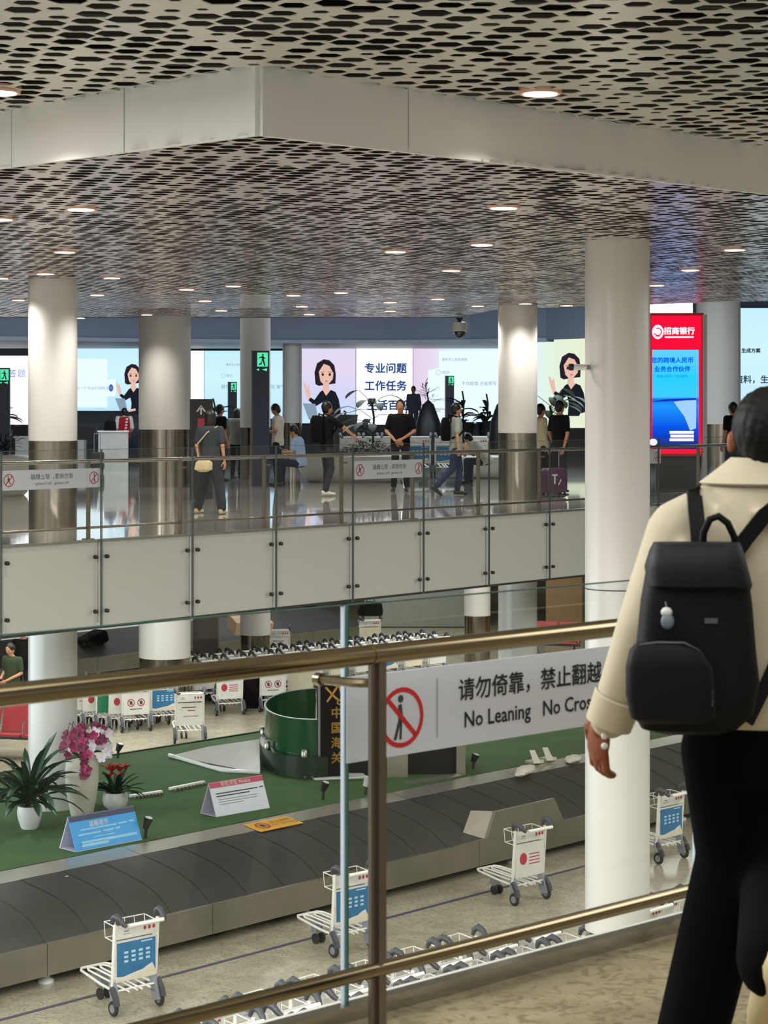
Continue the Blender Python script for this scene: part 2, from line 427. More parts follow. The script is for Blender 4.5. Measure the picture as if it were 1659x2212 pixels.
perforated('ceiling', -10.5, 10.5, 11.4, 43, lambda x, y: abs(x) < y*.2+1.6 and in_low(x, y) and far_ok(x, y), zl, .178, m_lo, 0, A45)
# dark plenum above the sheets
b = MB(); b.prism([(-24, 4), (26, 4), (26, 17.5), (-24, 17.5)], ZU+.75, ZU+.8)
b.prism([(-24, 17.4), (26, 17.4), (26, 43.5), (-24, 43.5)], 4.2, 4.3)
structure(b.build('ceiling', mat('plenum_black', '2b2321', .9), smooth=False))
b = MB()
for i in range(8):
    y = 8.5+i*1.2; b.tube([(-6, y, ZU+.45+.1*(i % 2)), (6, y+1.5, ZU+.45+.1*(i % 2))], .07, 6)
for i in range(14):
    y = 15+i*2; b.box((0, y, 3.95), (22, .35, .18), .1*((i % 3)-1))
structure(b.build('trim_3', mat('plenum_duct', '3a2f2a', .8), smooth=False))
# solid ceiling parts outside the view (keep the hall closed)
b = MB(); b.prism([(-24, -6), (26, -6), (26, 7.7), (-24, 7.7)], ZU, ZU+.05)
b.prism([(-24, 7.7), (-5, 7.7), (-5, 17.6), (-24, 17.6)], ZU, ZU+.05); b.prism([(5, 7.7), (26, 7.7), (26, 17.6), (5, 17.6)], ZU, ZU+.05)
b.prism([(-24, 17.6), (-11, 17.6), (-11, 43), (-24, 43)], ZU, ZU+.05); b.prism([(11, 17.6), (26, 17.6), (26, 34), (11, 34)], ZU, ZU+.05)
structure(b.build('ceiling', m_up, smooth=False))
# bulkhead between the two ceiling levels, in sheets
BM = mat('bulkhead_paint', 'e0dfdb', .38, 0, .012, 1, spec=.4)
bk = empty('trim_4', BK[0], 0, kind='structure')
for d, L, sgn in ((dL, 16, 1), (dR, 16, -1)):
    ang = math.atan2(d.y, d.x); run = 0
    for ln in ((1.19, 1.17, 2.4, 2.4, 2.4, 2.4) if sgn > 0 else (1.18, 3.9, 3.9, 3.9)):
        q = MB(); n = 3
        vs = []
        for k in range(n+1):
            t = run+(0 if run == 0 else .004)+(ln-.006)*k/n; p = d*t; yb = BK[0].y+p.y; zb = zl(yb)-.01
            nx, ny = (-d.y*sgn*-1)*.03, (d.x*sgn*-1)*.03
            vs += [(p.x, p.y, zb), (p.x, p.y, ZU+.02), (p.x-nx, p.y-ny, zb), (p.x-nx, p.y-ny, ZU+.02)]
        fs = []
        for k in range(n):
            a, c = 4*k, 4*k+4; fs += [(a, c, c+1, a+1), (a+2, a+3, c+3, c+2), (a, a+2, c+2, c), (a+1, c+1, c+3, a+3)]
        fs += [(0, 1, 3, 2), (4*n, 4*n+2, 4*n+3, 4*n+1)]
        q.add(vs, fs); q.build('fascia_panel', BM, bk, smooth=False); run += ln
# far edge of the lower ceiling and the taller hall beyond it
q = MB()
for a, c in (((-12, 42.75), (1.45, 42.75)), ((1.45, 42.75), (2.15, 38.3)), ((2.15, 38.3), (9, 32.3))):
    d = unit(a, c); L = math.hypot(c[0]-a[0], c[1]-a[1]); q.M = frame(Vector((a[0], a[1], 0)), d)
    q.box((L/2, .03, zl(a[1])+.09), (L, .05, .2))
q.M = Matrix(); structure(q.build('trim_5', mat('edge_trim', '5d5f66', .5), smooth=False))
BLUEG = mat('bulkhead_blue_grey', '8390a6', .5, 0, .04, .4)
def arc_wall(name, pts, z0, z1, th, m):
    b = MB()
    for (a, c) in zip(pts[:-1], pts[1:]):
        d = unit(a, c); L = math.hypot(c[0]-a[0], c[1]-a[1]); b.M = frame(Vector((a[0], a[1], 0)), d)
        b.box((L/2, th/2, (z0+z1)/2), (L+.01, th, z1-z0))
    b.M = Matrix(); return structure(b.build(name, m, smooth=False))
arc_wall('wall_back', [(-14, 55), (-10.5, 57.5), (-7, 59.2), (-3, 60.4), (0, 60.6), (2.5, 60), (4.6, 58.8), (6.2, 57)], 3.56, 5.4, .3, BLUEG)
arc_wall('trim_6', [(-14, 54.9), (-10.5, 57.4), (-7, 59.1), (-3, 60.3), (0, 60.5), (2.5, 59.9), (4.6, 58.7)], 3.5, 3.6, .5, mat('light_cove', 'a9b6cc', .4))
arc_wall('wall_back', [(-24, 70.36), (24, 70.36)], 0, 6, .3, mat('far_wall_grey', '9aa3ae', .6))
b = MB(); b.prism([(-24, 43), (26, 43), (26, 76), (-24, 76)], 5.4, 5.5); b.prism([(2.2, 37), (26, 32.5), (26, 43.2), (2.2, 43.2)], 5.4, 5.5); b.prism([(-24, 55.5), (-14, 55.5), (-7, 59.6), (-3, 60.7), (0, 60.9), (4.4, 59.4), (4.4, 70.4), (-24, 70.4)], 3.62, 3.68)
structure(b.build('ceiling', mat('hall_ceiling_pale', 'aab2bb', .5), smooth=False))
# side walls far out of view, lower back walls
arc_wall('wall_left', [(-22, -4), (-22, 76)], LOW, 5.5, .3, WHITEP)
arc_wall('wall_right', [(26, 76), (26, -4)], LOW, 5.5, .3, WHITEP)
arc_wall('wall_back', [(-24, 66), (26, 66)], LOW, -1, .3, mat('lower_wall_beige', '9c927c', .5))
b = MB(); b.box((5.0, 57.5, -2.8), (1.0, .15, 3.55)); structure(b.build('wall_back', mat('tan_panel', 'a9895f', .5), smooth=False))
b = MB(); b.box((7.0, 58, -2.8), (3.2, .15, 3.55)); structure(b.build('wall_back', mat('beige_panel', '97907a', .5), smooth=False))
b = MB(); b.box((2.4, 57, -1.65), (.62, .3, 1.25)); structure(b.build('wall_back', mat('brown_panel', '5a4a42', .5), smooth=False))
b = MB(); b.box((.9, 58.6, -2.8), (2.9, .15, 3.55)); structure(b.build('wall_back', mat('grey_gloss_panel', '8c9086', .25), smooth=False))

# ------------------------------------------------------------------ columns
COLM = mat('column_white', 'cfcdc8', .3, 0, .01, 1.5, spec=.5)
SKM = mat('column_skirt_steel', '9b9385', .16, 1.0, .06, 2)
def column(x, Y, dia, label, up=True, seam=None, top=None, thr=True, base=LOW):
    c = empty('round_column', (x, Y, base), 0, label, 'column')
    r = dia/2; t = (top if top else zl(Y)+.02)
    def shaft(z0, z1, n='shaft', rr=r, m=COLM):
        q = MB(); q.lathe([(rr, z0-base), (rr, z1-base)], 40); return q.build(n, m, c)
    if base == LOW:
        shaft(LOW, -3.48, 'skirt', r*.975, SKM)
    if up:
        if base < 0: shaft(-3.48 if base == LOW else base, 0)
        shaft(0, 1.17, 'skirt', r*.985, SKM); shaft(1.17, t)
    elif seam is not None:
        shaft(-3.48, seam-.006); shaft(seam-.006, seam+.006, 'joint', r*.985, DARKG); shaft(seam+.006, t)
    else: shaft(-3.48 if base == LOW else base, t)
    return c
column((1333-CX)/221, 20.2, .63, 'nearest white column, standing in the open void beside the backpacker', False, EYE-388/221)
column((112-CX)/163, 27.5, .645, 'white column at the left, rising behind the white vase of orchids', True, None, None, True, -3.7)
column((359-CX)/105, 42.3, 1.06, 'widest white column, left of the black arrow sign')
column((1118-CX)/123, 36.3, .685, 'white column with a steel base, behind the purple suitcase')
column((552-CX)/96, 46.5, .68, 'white column behind the tall exit sign pillar', top=5.4)
column((632-CX)/73, 61.0, .57, 'far white column just left of the screen picture of a woman holding a laptop', top=3.6, base=0)
column((1552-CX)/79, 56.6, 1.2, 'wide white column behind the red and blue advertising kiosk', top=5.4, base=0)
column((1031-CX)/88, 50.8, .65, 'lower-hall column with brown base, below the far deck', False, None, -1.0)
# ------------------------------------------------------------------ lamps in the ceilings
LAMP = emis('lamp_lens', 'fff3e4', 6.0); RIM = mat('lamp_rim', 'd9a894', .4)
def lamp_at(px, py, near, label, watt):
    if near: Y = F*(ZU-EYE)/(HY-py); z = ZU
    else:
        Y = 6293/(HY-49.2-py); z = zl(Y)
    x = (px-CX)/F*Y
    o = empty('ceiling_downlight', (x, Y, z), 0, label, 'ceiling light', 'round downlights in the perforated ceiling')
    q = MB(); q.lathe([(.105, -.012), (.125, -.014), (.132, .0), (.132, .03), (.105, .03)], 24, caps=False); q.build('trim_ring', RIM, o)
    q = MB(); q.lathe([(.104, -.016), (.1, -.004)], 20); q.build('lens', LAMP, o)
    d = bpy.data.lights.new('downlight_or_fill_beam', 'SPOT'); d.energy = watt; d.spot_size = math.radians(125); d.spot_blend = .9; d.shadow_soft_size = .08
    d.color = (1, .95, .88); l = bpy.data.objects.new('downlight_or_fill_beam', d); C.objects.link(l); l.location = (x, Y, z-.04)
    return o
LPS = [(0, 472, 'at the left picture edge, level with the first lamp over the bulkhead'), (175, 450, 'large, left, just below the bulkhead'), (140, 543, 'directly above the left white column'),
 (98, 590, 'touching the top of the left white column'), (242, 599, 'right of the left white column top'), (0, 600, 'at the left edge beside the left column top'),
 (210, 636, 'between the left column and the widest column, upper one'), (40, 647, 'left of the left column, lower one'), (317, 679, 'at the top left of the widest column'),
 (172, 686, 'just right of the left column at the ceiling edge'), (403, 624, 'above the right side of the widest column'), (504, 617, 'above and left of the tall exit pillar'),
 (443, 649, 'between widest column and exit pillar column, middle one'), (478, 670, 'left of the column behind the exit pillar'), (634, 637, 'right of the exit pillar column, upper of three'),
 (652, 661, 'right of the exit pillar column, middle of three'), (668, 678, 'right of the exit pillar column, lowest of three'), (737, 631, 'left of the ceiling patch lit by the bright screen'),
 (854, 542, 'large, above the bright white screen'), (843, 652, 'over the bright white screen, upper of a pair'), (843, 671, 'over the bright white screen, lower of a pair'),
 (975, 583, 'above the dome camera, larger'), (1041, 527, 'midway between the bulkhead and the dome camera'), (1088, 447, 'largest one just under the right bulkhead'),
 (946, 645, 'just left of the dome camera'), (1032, 660, 'just right of the dome camera'), (1135, 655, 'over the column behind the suitcase'), (1224, 659, 'beside the nearest column, left side'),
 (1418, 615, 'right beside the nearest column'), (1491, 582, 'above the red advertising kiosk'), (1587, 538, 'far right, above the backpacker')]
for px, py, t in LPS:
    lamp_at(px, py, False, 'round ceiling downlight '+t, 190)
lamp_at(-2, 197, True, 'round ceiling downlight in the upper ceiling at the left edge', 330)
lamp_at(1167, 199, True, 'round ceiling downlight in the upper ceiling near the right bulkhead', 330)
# added fill spots without fixtures, out of frame to the left and right
for x, y in ((-3.6, 13.6), (3.6, 14.4)):
    d = bpy.data.lights.new('downlight_or_fill_beam', 'SPOT'); d.energy = 70; d.spot_size = math.radians(110); d.spot_blend = .6; d.shadow_soft_size = .05
    d.color = (1, .94, .8); l = bpy.data.objects.new('downlight_or_fill_beam', d); C.objects.link(l); l.location = (x, y, ZU-.02)

# ------------------------------------------------------------------ far balustrade
def fixing(parent, x, z, side=-1):
    q = MB(); q.M = Matrix.Translation((x, -.012*1, z)) @ Matrix.Rotation(math.pi/2, 4, 'X')
    q.lathe([(.026, -.03), (.026, .0), (.024, .012), (.012, .018)], 12); return q.build('fixing', DULLB, parent)
DULLB = mat('bolt_dark', '4b463f', .3, .8)
far = empty('glass_balustrade', FA, AF, 'glass balustrade with steel posts and handrails along the far deck', 'balustrade')
for i in range(-2, 11):
    q = MB(); q.box((FP*(i+.5), 0, .015), (FP-.022, .014, 2.17))
    g = q.build('glass_panel', GL, far, smooth=False)
    e = MB()
    for sx in (i, i+1):
        e.box((FP*sx+(.0105 if sx == i else -.0105), 0, .015), (.004, .015, 2.17))
    e.box((FP*(i+.5), 0, 1.101), (FP-.024, .015, .005)); e.build('glass_edge', EDGEF, g, smooth=False)
    for x in (FP*i+.09, FP*(i+1)-.09):
        for z in (-.2, -.86): fixing(g, x, z)
    q = MB(); px = FP*i-.085; q.box((px, .14, .48), (.018, .06, .96)); q.box((px, .14, .01), (.1, .12, .02)); q.box((px, .09, .85), (.016, .12, .02)); q.build('post', STEELW, far, smooth=False)
q = MB(); q.tube([(-FP*3, .14, .955), (FP*10, .14, .955)], .025, 14); q.build('handrail', STEEL, far)
q = MB(); q.tube([(-FP*3, .14, .15), (FP*10, .14, .15)], .016, 10); q.build('lower_rail', STEELW, far)

def no_ring(cx, cz, r, mirror=False, fig='lean'):
    """prohibition roundel: figure below, ring and slash above"""
    s = -1 if mirror else 1; P = []
    F_ = lambda pts: [(cx+s*x*r, cz+z*r) for x, z in pts]
    if fig == 'lean':
        P += [(INK, F_(disc(-.05, .62, .13)))]
        P += [(INK, F_([(-.16, .42), (.0, .46), (.06, .1), (.02, -.1), (-.16, -.1), (-.18, .2)]))]
        P += [(INK, F_([(-.16, -.08), (-.02, -.08), (-.24, -.72), (-.38, -.72)])), (INK, F_([(-.08, -.08), (.03, -.08), (.0, -.72), (-.12, -.72)]))]
    else:
        P += [(INK, F_(disc(.15, .55, .13)))]
        P += [(INK, F_([(-.1, .3), (.12, .42), (.3, .2), (.2, -.1), (-.1, -.15), (-.2, .1)])), (INK, F_([(-.1, -.1), (.1, -.1), (-.25, -.65), (-.4, -.6)])), (INK, F_([(.05, -.1), (.22, -.05), (.5, -.3), (.4, -.42)]))]
    P += [(RED, p) for p in ring_poly(cx, cz, r*.84, r)]
    a = r*.62; P += [(RED, line_poly([(cx-a*s, cz+a), (cx+a*s, cz-a)], r*.17)[0])]
    return P
def warning_sign(name, loc, rz, w_, h, label, mirror=False, full=True, order=None):
    o = empty(name, loc, rz, label, 'warning sign')
    q = MB(); pts = []
    rr = .012
    for cx, cz, a0 in ((w_/2-rr, h/2-rr, 0), (-w_/2+rr, h/2-rr, 90), (-w_/2+rr, -h/2+rr, 180), (w_/2-rr, -h/2+rr, 270)):
        for k in range(4): a = math.radians(a0+30*k); pts.append((cx+rr*math.cos(a), cz+rr*math.sin(a)))
    n = len(pts); q.add([(x, -.003, z) for x, z in pts]+[(x, .003, z) for x, z in pts], [tuple(range(n)), tuple(range(2*n-1, n-1, -1))]+[(i, i+n, (i+1) % n+n, (i+1) % n) for i in range(n)])
    q.build('sign_plate', SIGNW, o, smooth=False)
    s = -1 if mirror else 1; f = h/.214; r = .071*f
    P = no_ring(-s*(w_/2-.10*f), 0, r, mirror, 'lean')+no_ring(s*(w_/2-.10*f), 0, r, mirror, 'climb')
    P += [(mat('sign_line', '8d9098', .5), rect(-s*(w_/2-.205*f)-.0012*f, -.07*f, -s*(w_/2-.205*f)+.0012*f, .07*f))]
    flat(o, 'pictogram', P, (0, -.0035, 0), step=.0004)
    text('请勿倚靠，禁止翻越', .066*f, INK, o, (0, -.0045, .026*f), 0, mirror, 1.06)
    text('No Leaning   No Crossing', .044*f, INK, o, (0, -.0045, -.044*f), 0, mirror, 1.0)
    return o
# signs on the far glass are seen from behind, so their writing is reversed
def fpt(t, n, z): return Vector(fline(t, n, z))
def hitF(px, n):
    d = Vector(((px-CX)/F, 1, 0)); o = FA+FN*n; return (d.x*o.y-o.x)/(FD.x-d.x*FD.y)
for px0, px1, y0, y1, lb in ((3, 217, 1014, 1056, 'white warning sign on the far glass at the left, in front of the left column'), (765, 915, 994, 1033, 'white warning sign on the far glass below the man in a black polo shirt'), (1312, 1427, 972, 1003, 'small white warning sign on the far glass beside the foot of the red kiosk')):
    t0, t1 = hitF(px0, .022), hitF(px1, .022); Ym = fpt((t0+t1)/2, .022, 0).y; zc = EYE-((y0+y1)/2-HY)/F*Ym; hh = (y1-y0)/F*Ym
    warning_sign('warning_sign', fpt((t0+t1)/2, .022, zc), AF, t1-t0, hh, lb, True)

# ------------------------------------------------------------------ near balustrade
near = empty('glass_balustrade', NA, AN, 'near glass balustrade with bronze-tinted round handrail, running across the foreground', 'balustrade')
LP = (Vector(((815-CX)/F, 1, 0)))                                       # the post seen at photo column 815
tpost = (LP.x*NA.y-NA.x)/(ND.x-LP.x*ND.y)
BRZ = mat('bronze_steel', '887c63', .2, 1, .06, 3)
def hit(px, n):
    d = Vector(((px-CX)/F, 1, 0)); o = NA+NN*n; return (d.x*o.y-o.x)/(ND.x-d.x*ND.y)
NG = .20                                                              # glass line beyond the rail
tj = hit(744.5, NG); PJ = hit(1503, NG)-tj
for k in (-1, 0, 1):
    t = tpost+k*PJ
    q = MB(); q.box((t, .0, .482), (.052, .012, .964)); q.box((t, .0, .482), (.014, .03, .964)); p_ = q.build('post', mat('post_steel', '7f766d', .3, .9, .05, 3), near, smooth=False)
    e = MB(); e.box((t, 0, .012), (.13, .13, .022)); e.build('base_plate', STEEL, p_, smooth=False)
    e = MB(); e.M = Matrix.Translation((t-.02, 0, .98)) @ Matrix.Rotation(math.pi/2, 4, 'Y'); e.lathe([(.0275, -.006), (.0275, .006)], 18); e.build('joint_ring', BRZ, p_)
    e = MB(); e.tube([(t, .01, .905), (t-.03, .06, .905), (t-.05, .16, .905)], .012, 8); e.M = Matrix.Translation((t-.05, .165, .905)) @ Matrix.Rotation(-math.pi/2, 4, 'X')
    e.lathe([(.017, -.012), (.017, .01)], 14); e.M = Matrix(); e.build('glass_clamp', BRZ, p_)
q = MB(); q.tube([(-6, 0, .98), (9, 0, .98)], .0255, 24); q.build('handrail', BRZ, near)
q = MB(); q.tube([(-6, 0, .185), (9, 0, .185)], .019, 18); q.build('lower_rail', BRZ, near)
for k in (-1, 0, 1):
    x0, x1 = tj+k*PJ+.006, tj+(k+1)*PJ-.006
    q = MB(); q.box(((x0+x1)/2, NG, .27), (x1-x0, .012, 1.63)); g = q.build('glass_panel', GLF, near, smooth=False)
    e = MB()
    e.box((x0+.001, NG, .27), (.004, .0125, 1.63)); e.box(((x0+x1)/2, NG, 1.085), (x1-x0, .0125, .003)); e.build('glass_edge', EDGEG, g, smooth=False)
    e = MB(); e.box((x1-.001, NG, .27), (.004, .0125, 1.63)); e.build('glass_edge', EDGEW, g, smooth=False)
    for z in (-.06, -.42): 
        for x in (x0+.1, x1-.1): fixing(g, x, z).location.y = NG
sg = NG-.012; g0 = hit(749, sg); g1 = hit(1497, sg)
so = empty('warning_sign', NA+ND*((g0+g1)/2)+NN*sg+Vector((0, 0, 0)), AN, 'large white warning sign on the near glass reading No Leaning No Crossing', 'warning sign')
SZ0, SZ1 = EYE-(1649-HY)/F*(NA+ND*g0+NN*sg).y, EYE-(1463-HY)/F*(NA+ND*g0+NN*sg).y
so.location.z = (SZ0+SZ1)/2; SH = SZ1-SZ0; SX = lambda px: hit(px, sg)-(g0+g1)/2
q = MB(); q.box((0, 0, 0), (g1-g0, .006, SH)); q.build('sign_plate', SIGNW, so, smooth=False)
PS = no_ring(SX(866), -.012, SH*.36, False, 'lean')+no_ring(SX(1440), -.012, SH*.36, False, 'climb')
PS += [(mat('sign_line', '8d9098', .5), rect(SX(942)-.0015, -SH*.36, SX(942)+.0015, SH*.36)), (MATS['sign_line'], rect(SX(1372)-.0015, -SH*.36, SX(1372)+.0015, SH*.36))]
flat(so, 'pictogram', PS, (0, -.0035, 0), step=.0004)
tw = SX(1297)-SX(988)
t_ = text('请勿倚靠，禁止翻越', .07, INK, so, ((SX(1297)+SX(988))/2, -.0045, SH*.16), bold=.0011); k_ = tw/max(1e-6, t_.dimensions.x) if t_.dimensions.x else 1
xs = [v.co.x for v in t_.data.vertices]; k_ = tw/(max(xs)-min(xs)); t_.scale = (k_, 1, k_*.98)
t_ = text('No Leaning   No Crossing', .05, INK, so, ((SX(1318)+SX(1000))/2, -.0045, -SH*.2), bold=.0008)
xs = [v.co.x for v in t_.data.vertices]; k_ = (SX(1318)-SX(1000))/(max(xs)-min(xs)); t_.scale = (k_, 1, k_*1.05)

# ------------------------------------------------------------------ lit screens on the far wall
SY = 70.0; SS = F/SY
def sx(px): return (px-CX)/SS
def sz(py): return EYE-(py-HY)/SS
SKIN_S = emis('screen_skin', 'f0c3b2', .85); HAIR_S = emis('screen_hair', '2c2733', .7); DRESS_S = emis('screen_dress', '20242c', .7)
LAP_S = emis('screen_laptop', '8fa6ba', .8); TXT_S = emis('screen_text_grey', '8a9bb0', .8); TXT_K = emis('screen_text_dark', '3a4a63', .8); BLU_S = emis('screen_blue', '2f62c8', .9)
CARD_S = emis('screen_card', 'e2f4fd', 1.0); LIP_S = emis('screen_lip', 'c86a64', .8); EYE_S = emis('screen_eye', '3a2626', .7)
def screen(label, x0, x1, y0, y1, m, Y=SY, ang=0, name='lit_screen'):
    s = F/Y; X0, X1 = (x0-CX)/s, (x1-CX)/s; Z1, Z0 = EYE-(y0-HY)/s, EYE-(y1-HY)/s
    o = empty(name, ((X0+X1)/2, Y, (Z0+Z1)/2), ang, label, 'screen')
    w_, h = X1-X0, Z1-Z0
    q = MB(); q.box((0, .17, 0), (w_, .32, h)); q.build('screen_case', DARKG, o, smooth=False)
    q = MB(); q.box((0, 0, 0), (w_-.02, .01, h-.02)); q.build('picture', m, o, smooth=False)
    o['w'] = w_; o['h'] = h
    L = lambda px, py: ((px-(x0+x1)/2)/s, -(py-(y0+y1)/2)/s)
    return o, L, s
def woman(parent, L, cx, top, k, laptop=True):
    """printed half figure of a woman with a dark bob: cx, top in photo pixels, k pixels per unit"""
    P = lambda pts: [L(cx+x*k, top+y*k) for x, y in pts]
    E = lambda x, y, rx, ry: P([(x+rx*math.cos(2*math.pi*i/20), y+ry*math.sin(2*math.pi*i/20)) for i in range(20)])
    G = [(HAIR_S, P([(-.30, .75), (-.33, .4), (-.25, .12), (-.05, .0), (.12, .03), (.27, .18), (.31, .45), (.30, .73), (.05, .76), (-.2, .80)]))]
    G += [(SKIN_S, P([(-.06, .7), (.1, .7), (.12, .92), (.22, .98), (-.02, 1.12), (-.1, .95)]))]
    G += [(SKIN_S, P([(-.2, .38), (-.05, .14), (.12, .2), (.24, .42), (.22, .6), (.08, .76), (-.03, .78), (-.15, .66)]))]
    G += [(DRESS_S, P([(-.16, .98), (-.08, .93), (.02, 1.1), (.16, .92), (.3, .98), (.4, 1.2), (.46, 1.55), (.44, 1.78), (.3, 1.82), (.26, 1.9), (-.08, 1.9), (-.05, 1.5), (-.1, 1.3), (-.3, 1.42), (-.52, 1.22), (-.46, 1.14), (-.33, 1.22)]))]
    G += [(SKIN_S, P([(-.52, 1.24), (-.60, 1.0), (-.66, .72), (-.61, .72), (-.55, .85), (-.5, .76), (-.47, .9), (-.44, 1.14)]))]
    G += [(EYE_S, E(-.08, .46, .035, .045)), (EYE_S, E(.13, .46, .035, .045)), (LIP_S, E(.03, .66, .045, .018))]
    G += [(HAIR_S, P([(-.14, .39), (-.03, .37), (-.03, .385), (-.14, .405)])), (HAIR_S, P([(.08, .37), (.2, .39), (.2, .405), (.08, .385)]))]
    if laptop: G += [(LAP_S, P([(-.68, 1.32), (-.3, 1.34), (-.2, 1.86), (-.5, 1.8)])), (SKIN_S, P([(-.16, 1.76), (.1, 1.72), (.12, 1.8), (-.16, 1.86)]))]
    flat(parent, 'printed_woman', G, (0, -.012, 0), step=.004)
def lines(parent, L, s, items, m=TXT_S, dy=-.014, bold=0):
    for px, py, w_, h, body in items:
        x, z = L(px, py); text(body, h/s*1.15, m, parent, (x, dy, z), bold=bold)
CY = emis('screen_cyan', 'c6e8f8', 1.0, [(0, 'b4dcf2'), (.6, 'c8ecfa'), (1, 'bfe6f4')])
LIL = emis('screen_lilac', 'd9d6f0', 1.0, [(0, 'b9dcf5'), (.3, 'c9cdee'), (.7, 'dccfe8'), (1, 'd2cfe6')])
WHI = emis('screen_white', 'fdfeff', 1.3)
PNK = emis('screen_pink_cyan', 'd8ecfb', 1.0, [(0, 'd8c6de'), (.25, 'dfd6ea'), (.45, 'd2eafa'), (1, 'd8f4fc')], 'X')
CRM = emis('screen_cream', 'dfe8d2', .95, [(0, 'd9f2f5'), (.35, 'dfeed8'), (1, 'e6e8c8')], 'X')
o, L, s = screen('lit white wall screen with letters, left of the left column', -60, 66, 768, 918, WHI)
lines(o, L, s, [(8, 808, 20, 16, '回'), (27, 808, 20, 16, '答'), (47, 808, 20, 16, '题')], BLU_S)
o, L, s = screen('pale cyan wall screen picturing a woman raising one hand, between left column and widest column', 150, 330, 751, 888, CY)
flat(o, 'printed_card', [(CARD_S, [L(165, 775), L(232, 775), L(232, 880), L(165, 880)]), (CARD_S, [L(150, 820), L(250, 820), L(250, 856), L(150, 856)]), (BLU_S, [L(240+5*math.cos(a*.5), 838+8*math.sin(a*.5)) for a in range(13)])], (0, -.01, 0), step=.002)
lines(o, L, s, [(196, 839, 70, 7, '帮我写一个可以打动的文案')]); woman(o, L, 287, 786, 56)
o, L, s = screen('narrow white wall screen just right of the widest column', 400, 441, 757, 868, WHI)
o, L, s = screen('light blue wall screen with faint grey text, behind the tall exit sign pillar', 441, 613, 757, 905, CY)
lines(o, L, s, [(505, 788, 60, 5, '重新定义智能'), (490, 812, 20, 6, '◯ 知识'), (487, 836, 30, 8, '整饬'), (600, 836, 30, 8, '成 霸气')])
o, L, s = screen('lilac wall screen picturing a woman in a dark top with a laptop', 620, 769, 738, 915, LIL)
woman(o, L, 703, 776, 72)
o, L, s = screen('brightest white wall screen with three rows of large blue characters', 769, 892, 738, 918, WHI)
BL = emis('screen_text_blue', '2c4f8c', .8)
lines(o, L, s, [(833, 797, 90, 20, '专业问题'), (833, 835, 90, 20, '工作任务'), (838, 877, 90, 20, '生活百般')], BL, bold=.012)
o, L, s = screen('pink to cyan wall screen with pale speech cards, right of the brightest screen', 892, 1100, 742, 915, PNK)
flat(o, 'printed_card', [(CARD_S, [L(948, 758), L(1095, 758), L(1095, 905), L(925, 905), L(925, 800), L(948, 795)])], (0, -.01, 0), step=.002)
lines(o, L, s, [(982, 777, 60, 6, '重新定义智能搜索'), (956, 805, 30, 7, '◯ 知识'), (1035, 829, 60, 8, '不仅能查 还能帮写'), ])
o, L, s = screen('cream wall screen picturing a woman in a dark green top, left of the nearest column', 1140, 1300, 690, 925, CRM)
GS = emis('screen_case_blue', '7f96ba', .8); flat(o, 'printed_corner', [(GS, [L(1140, 690), L(1200, 690), L(1157, 714), L(1140, 722)])], (0, -.012, 0))
woman(o, L, 1232, 762, 72, False)
o, L, s = screen('light blue wall screen with dark characters at the right picture edge', 1590, 1720, 665, 930, CY)
lines(o, L, s, [(1622, 758, 50, 9, '生成方案'), (1633, 821, 60, 16, '资料，生成')], TXT_K, bold=.008)
# low dark glass counter fronts below the screens
q = MB(); q.box((sx(235), 68.5, .55), (3.2, .4, 1.1)); tag(q.build('glass_counter', mat('counter_dark_glass', '3d4a63', .15), None, (0, 0, 0), smooth=False), 'long dark blue glass counter below the pale cyan screen with a woman', 'counter')
q = MB(); q.box((0, 0, .5), (26, .3, 1.0)); structure(q.build('wall_back', mat('screen_plinth', '2b3038', .4), None, (0, 70.2, 0), smooth=False))

# ------------------------------------------------------------------ advertising kiosk
s = 108.0; Y = F/s; KX = (1463-CX)/s
k = empty('advertising_kiosk', (KX, Y, 0), math.radians(-3), 'tall advertising kiosk with lit red header and blue poster, right of the nearest column', 'kiosk')
PR = emis('kiosk_red', 'f40f34', 1.0); PB = emis('kiosk_blue', '20a8f0', 1.0, [(0, '081a6a'), (.22, '0a50e0'), (.44, '1c90f4'), (.5, '1870d8'), (.53, '3cc4fa'), (.72, '25c8fc'), (1, '5ec8fa')])
PW = emis('kiosk_white', 'f6ecff', 1.1)
def kz(py): return EYE-(py-HY)/s
def kx(px): return (px-1463)/s
q = MB(); q.box((0, .12, (kz(676)+kz(986))/2), (1.06, .2, kz(676)-kz(986))); q.build('cabinet', mat('kiosk_case', 'b53a30', .4), k, smooth=False)
q = MB(); q.box((kx(1522), .1, (kz(680)+.02)/2), (.09, .22, kz(680)-.02)); q.build('side_post', WHITEG, k, smooth=False)
q = MB(); q.box((-.02, .12, kz(990)/2), (.8, .12, kz(990))); q.build('plinth', mat('kiosk_grey', '565552', .5), k, smooth=False)
q = MB(); q.box((-.02, 0, (kz(682)+kz(980))/2), (1.0, .03, kz(682)-kz(980))); q.build('red_panel', PR, k, smooth=False)
q = MB(); q.box((-.04, -.03, (kz(756)+kz(970))/2), (.92, .03, kz(756)-kz(970))); q.build('blue_poster', PB, k, smooth=False)
PP = [(PW, disc(kx(1421), kz(717), .115, .145))]+[(PR, p) for p in ring_poly(kx(1421), kz(717), .062, .082, 14, math.radians(200), math.radians(480))]+[(PR, rect(kx(1421)-.045, kz(726)-.008, kx(1421)+.045, kz(726)+.008))]
PP += [(PW, rect(kx(1436), kz(730), kx(1498), kz(726.5)))]
flat(k, 'printed_logo', PP, (0, -.02, 0), step=.002)
text('招商银行', .155, PW, k, (kx(1467), -.024, kz(716)), bold=.006)
TB = emis('kiosk_text_blue', '0a62f0', .9)
text('您的跨境人民币', .12, TB, k, (kx(1452), -.05, kz(779)), bold=.004)
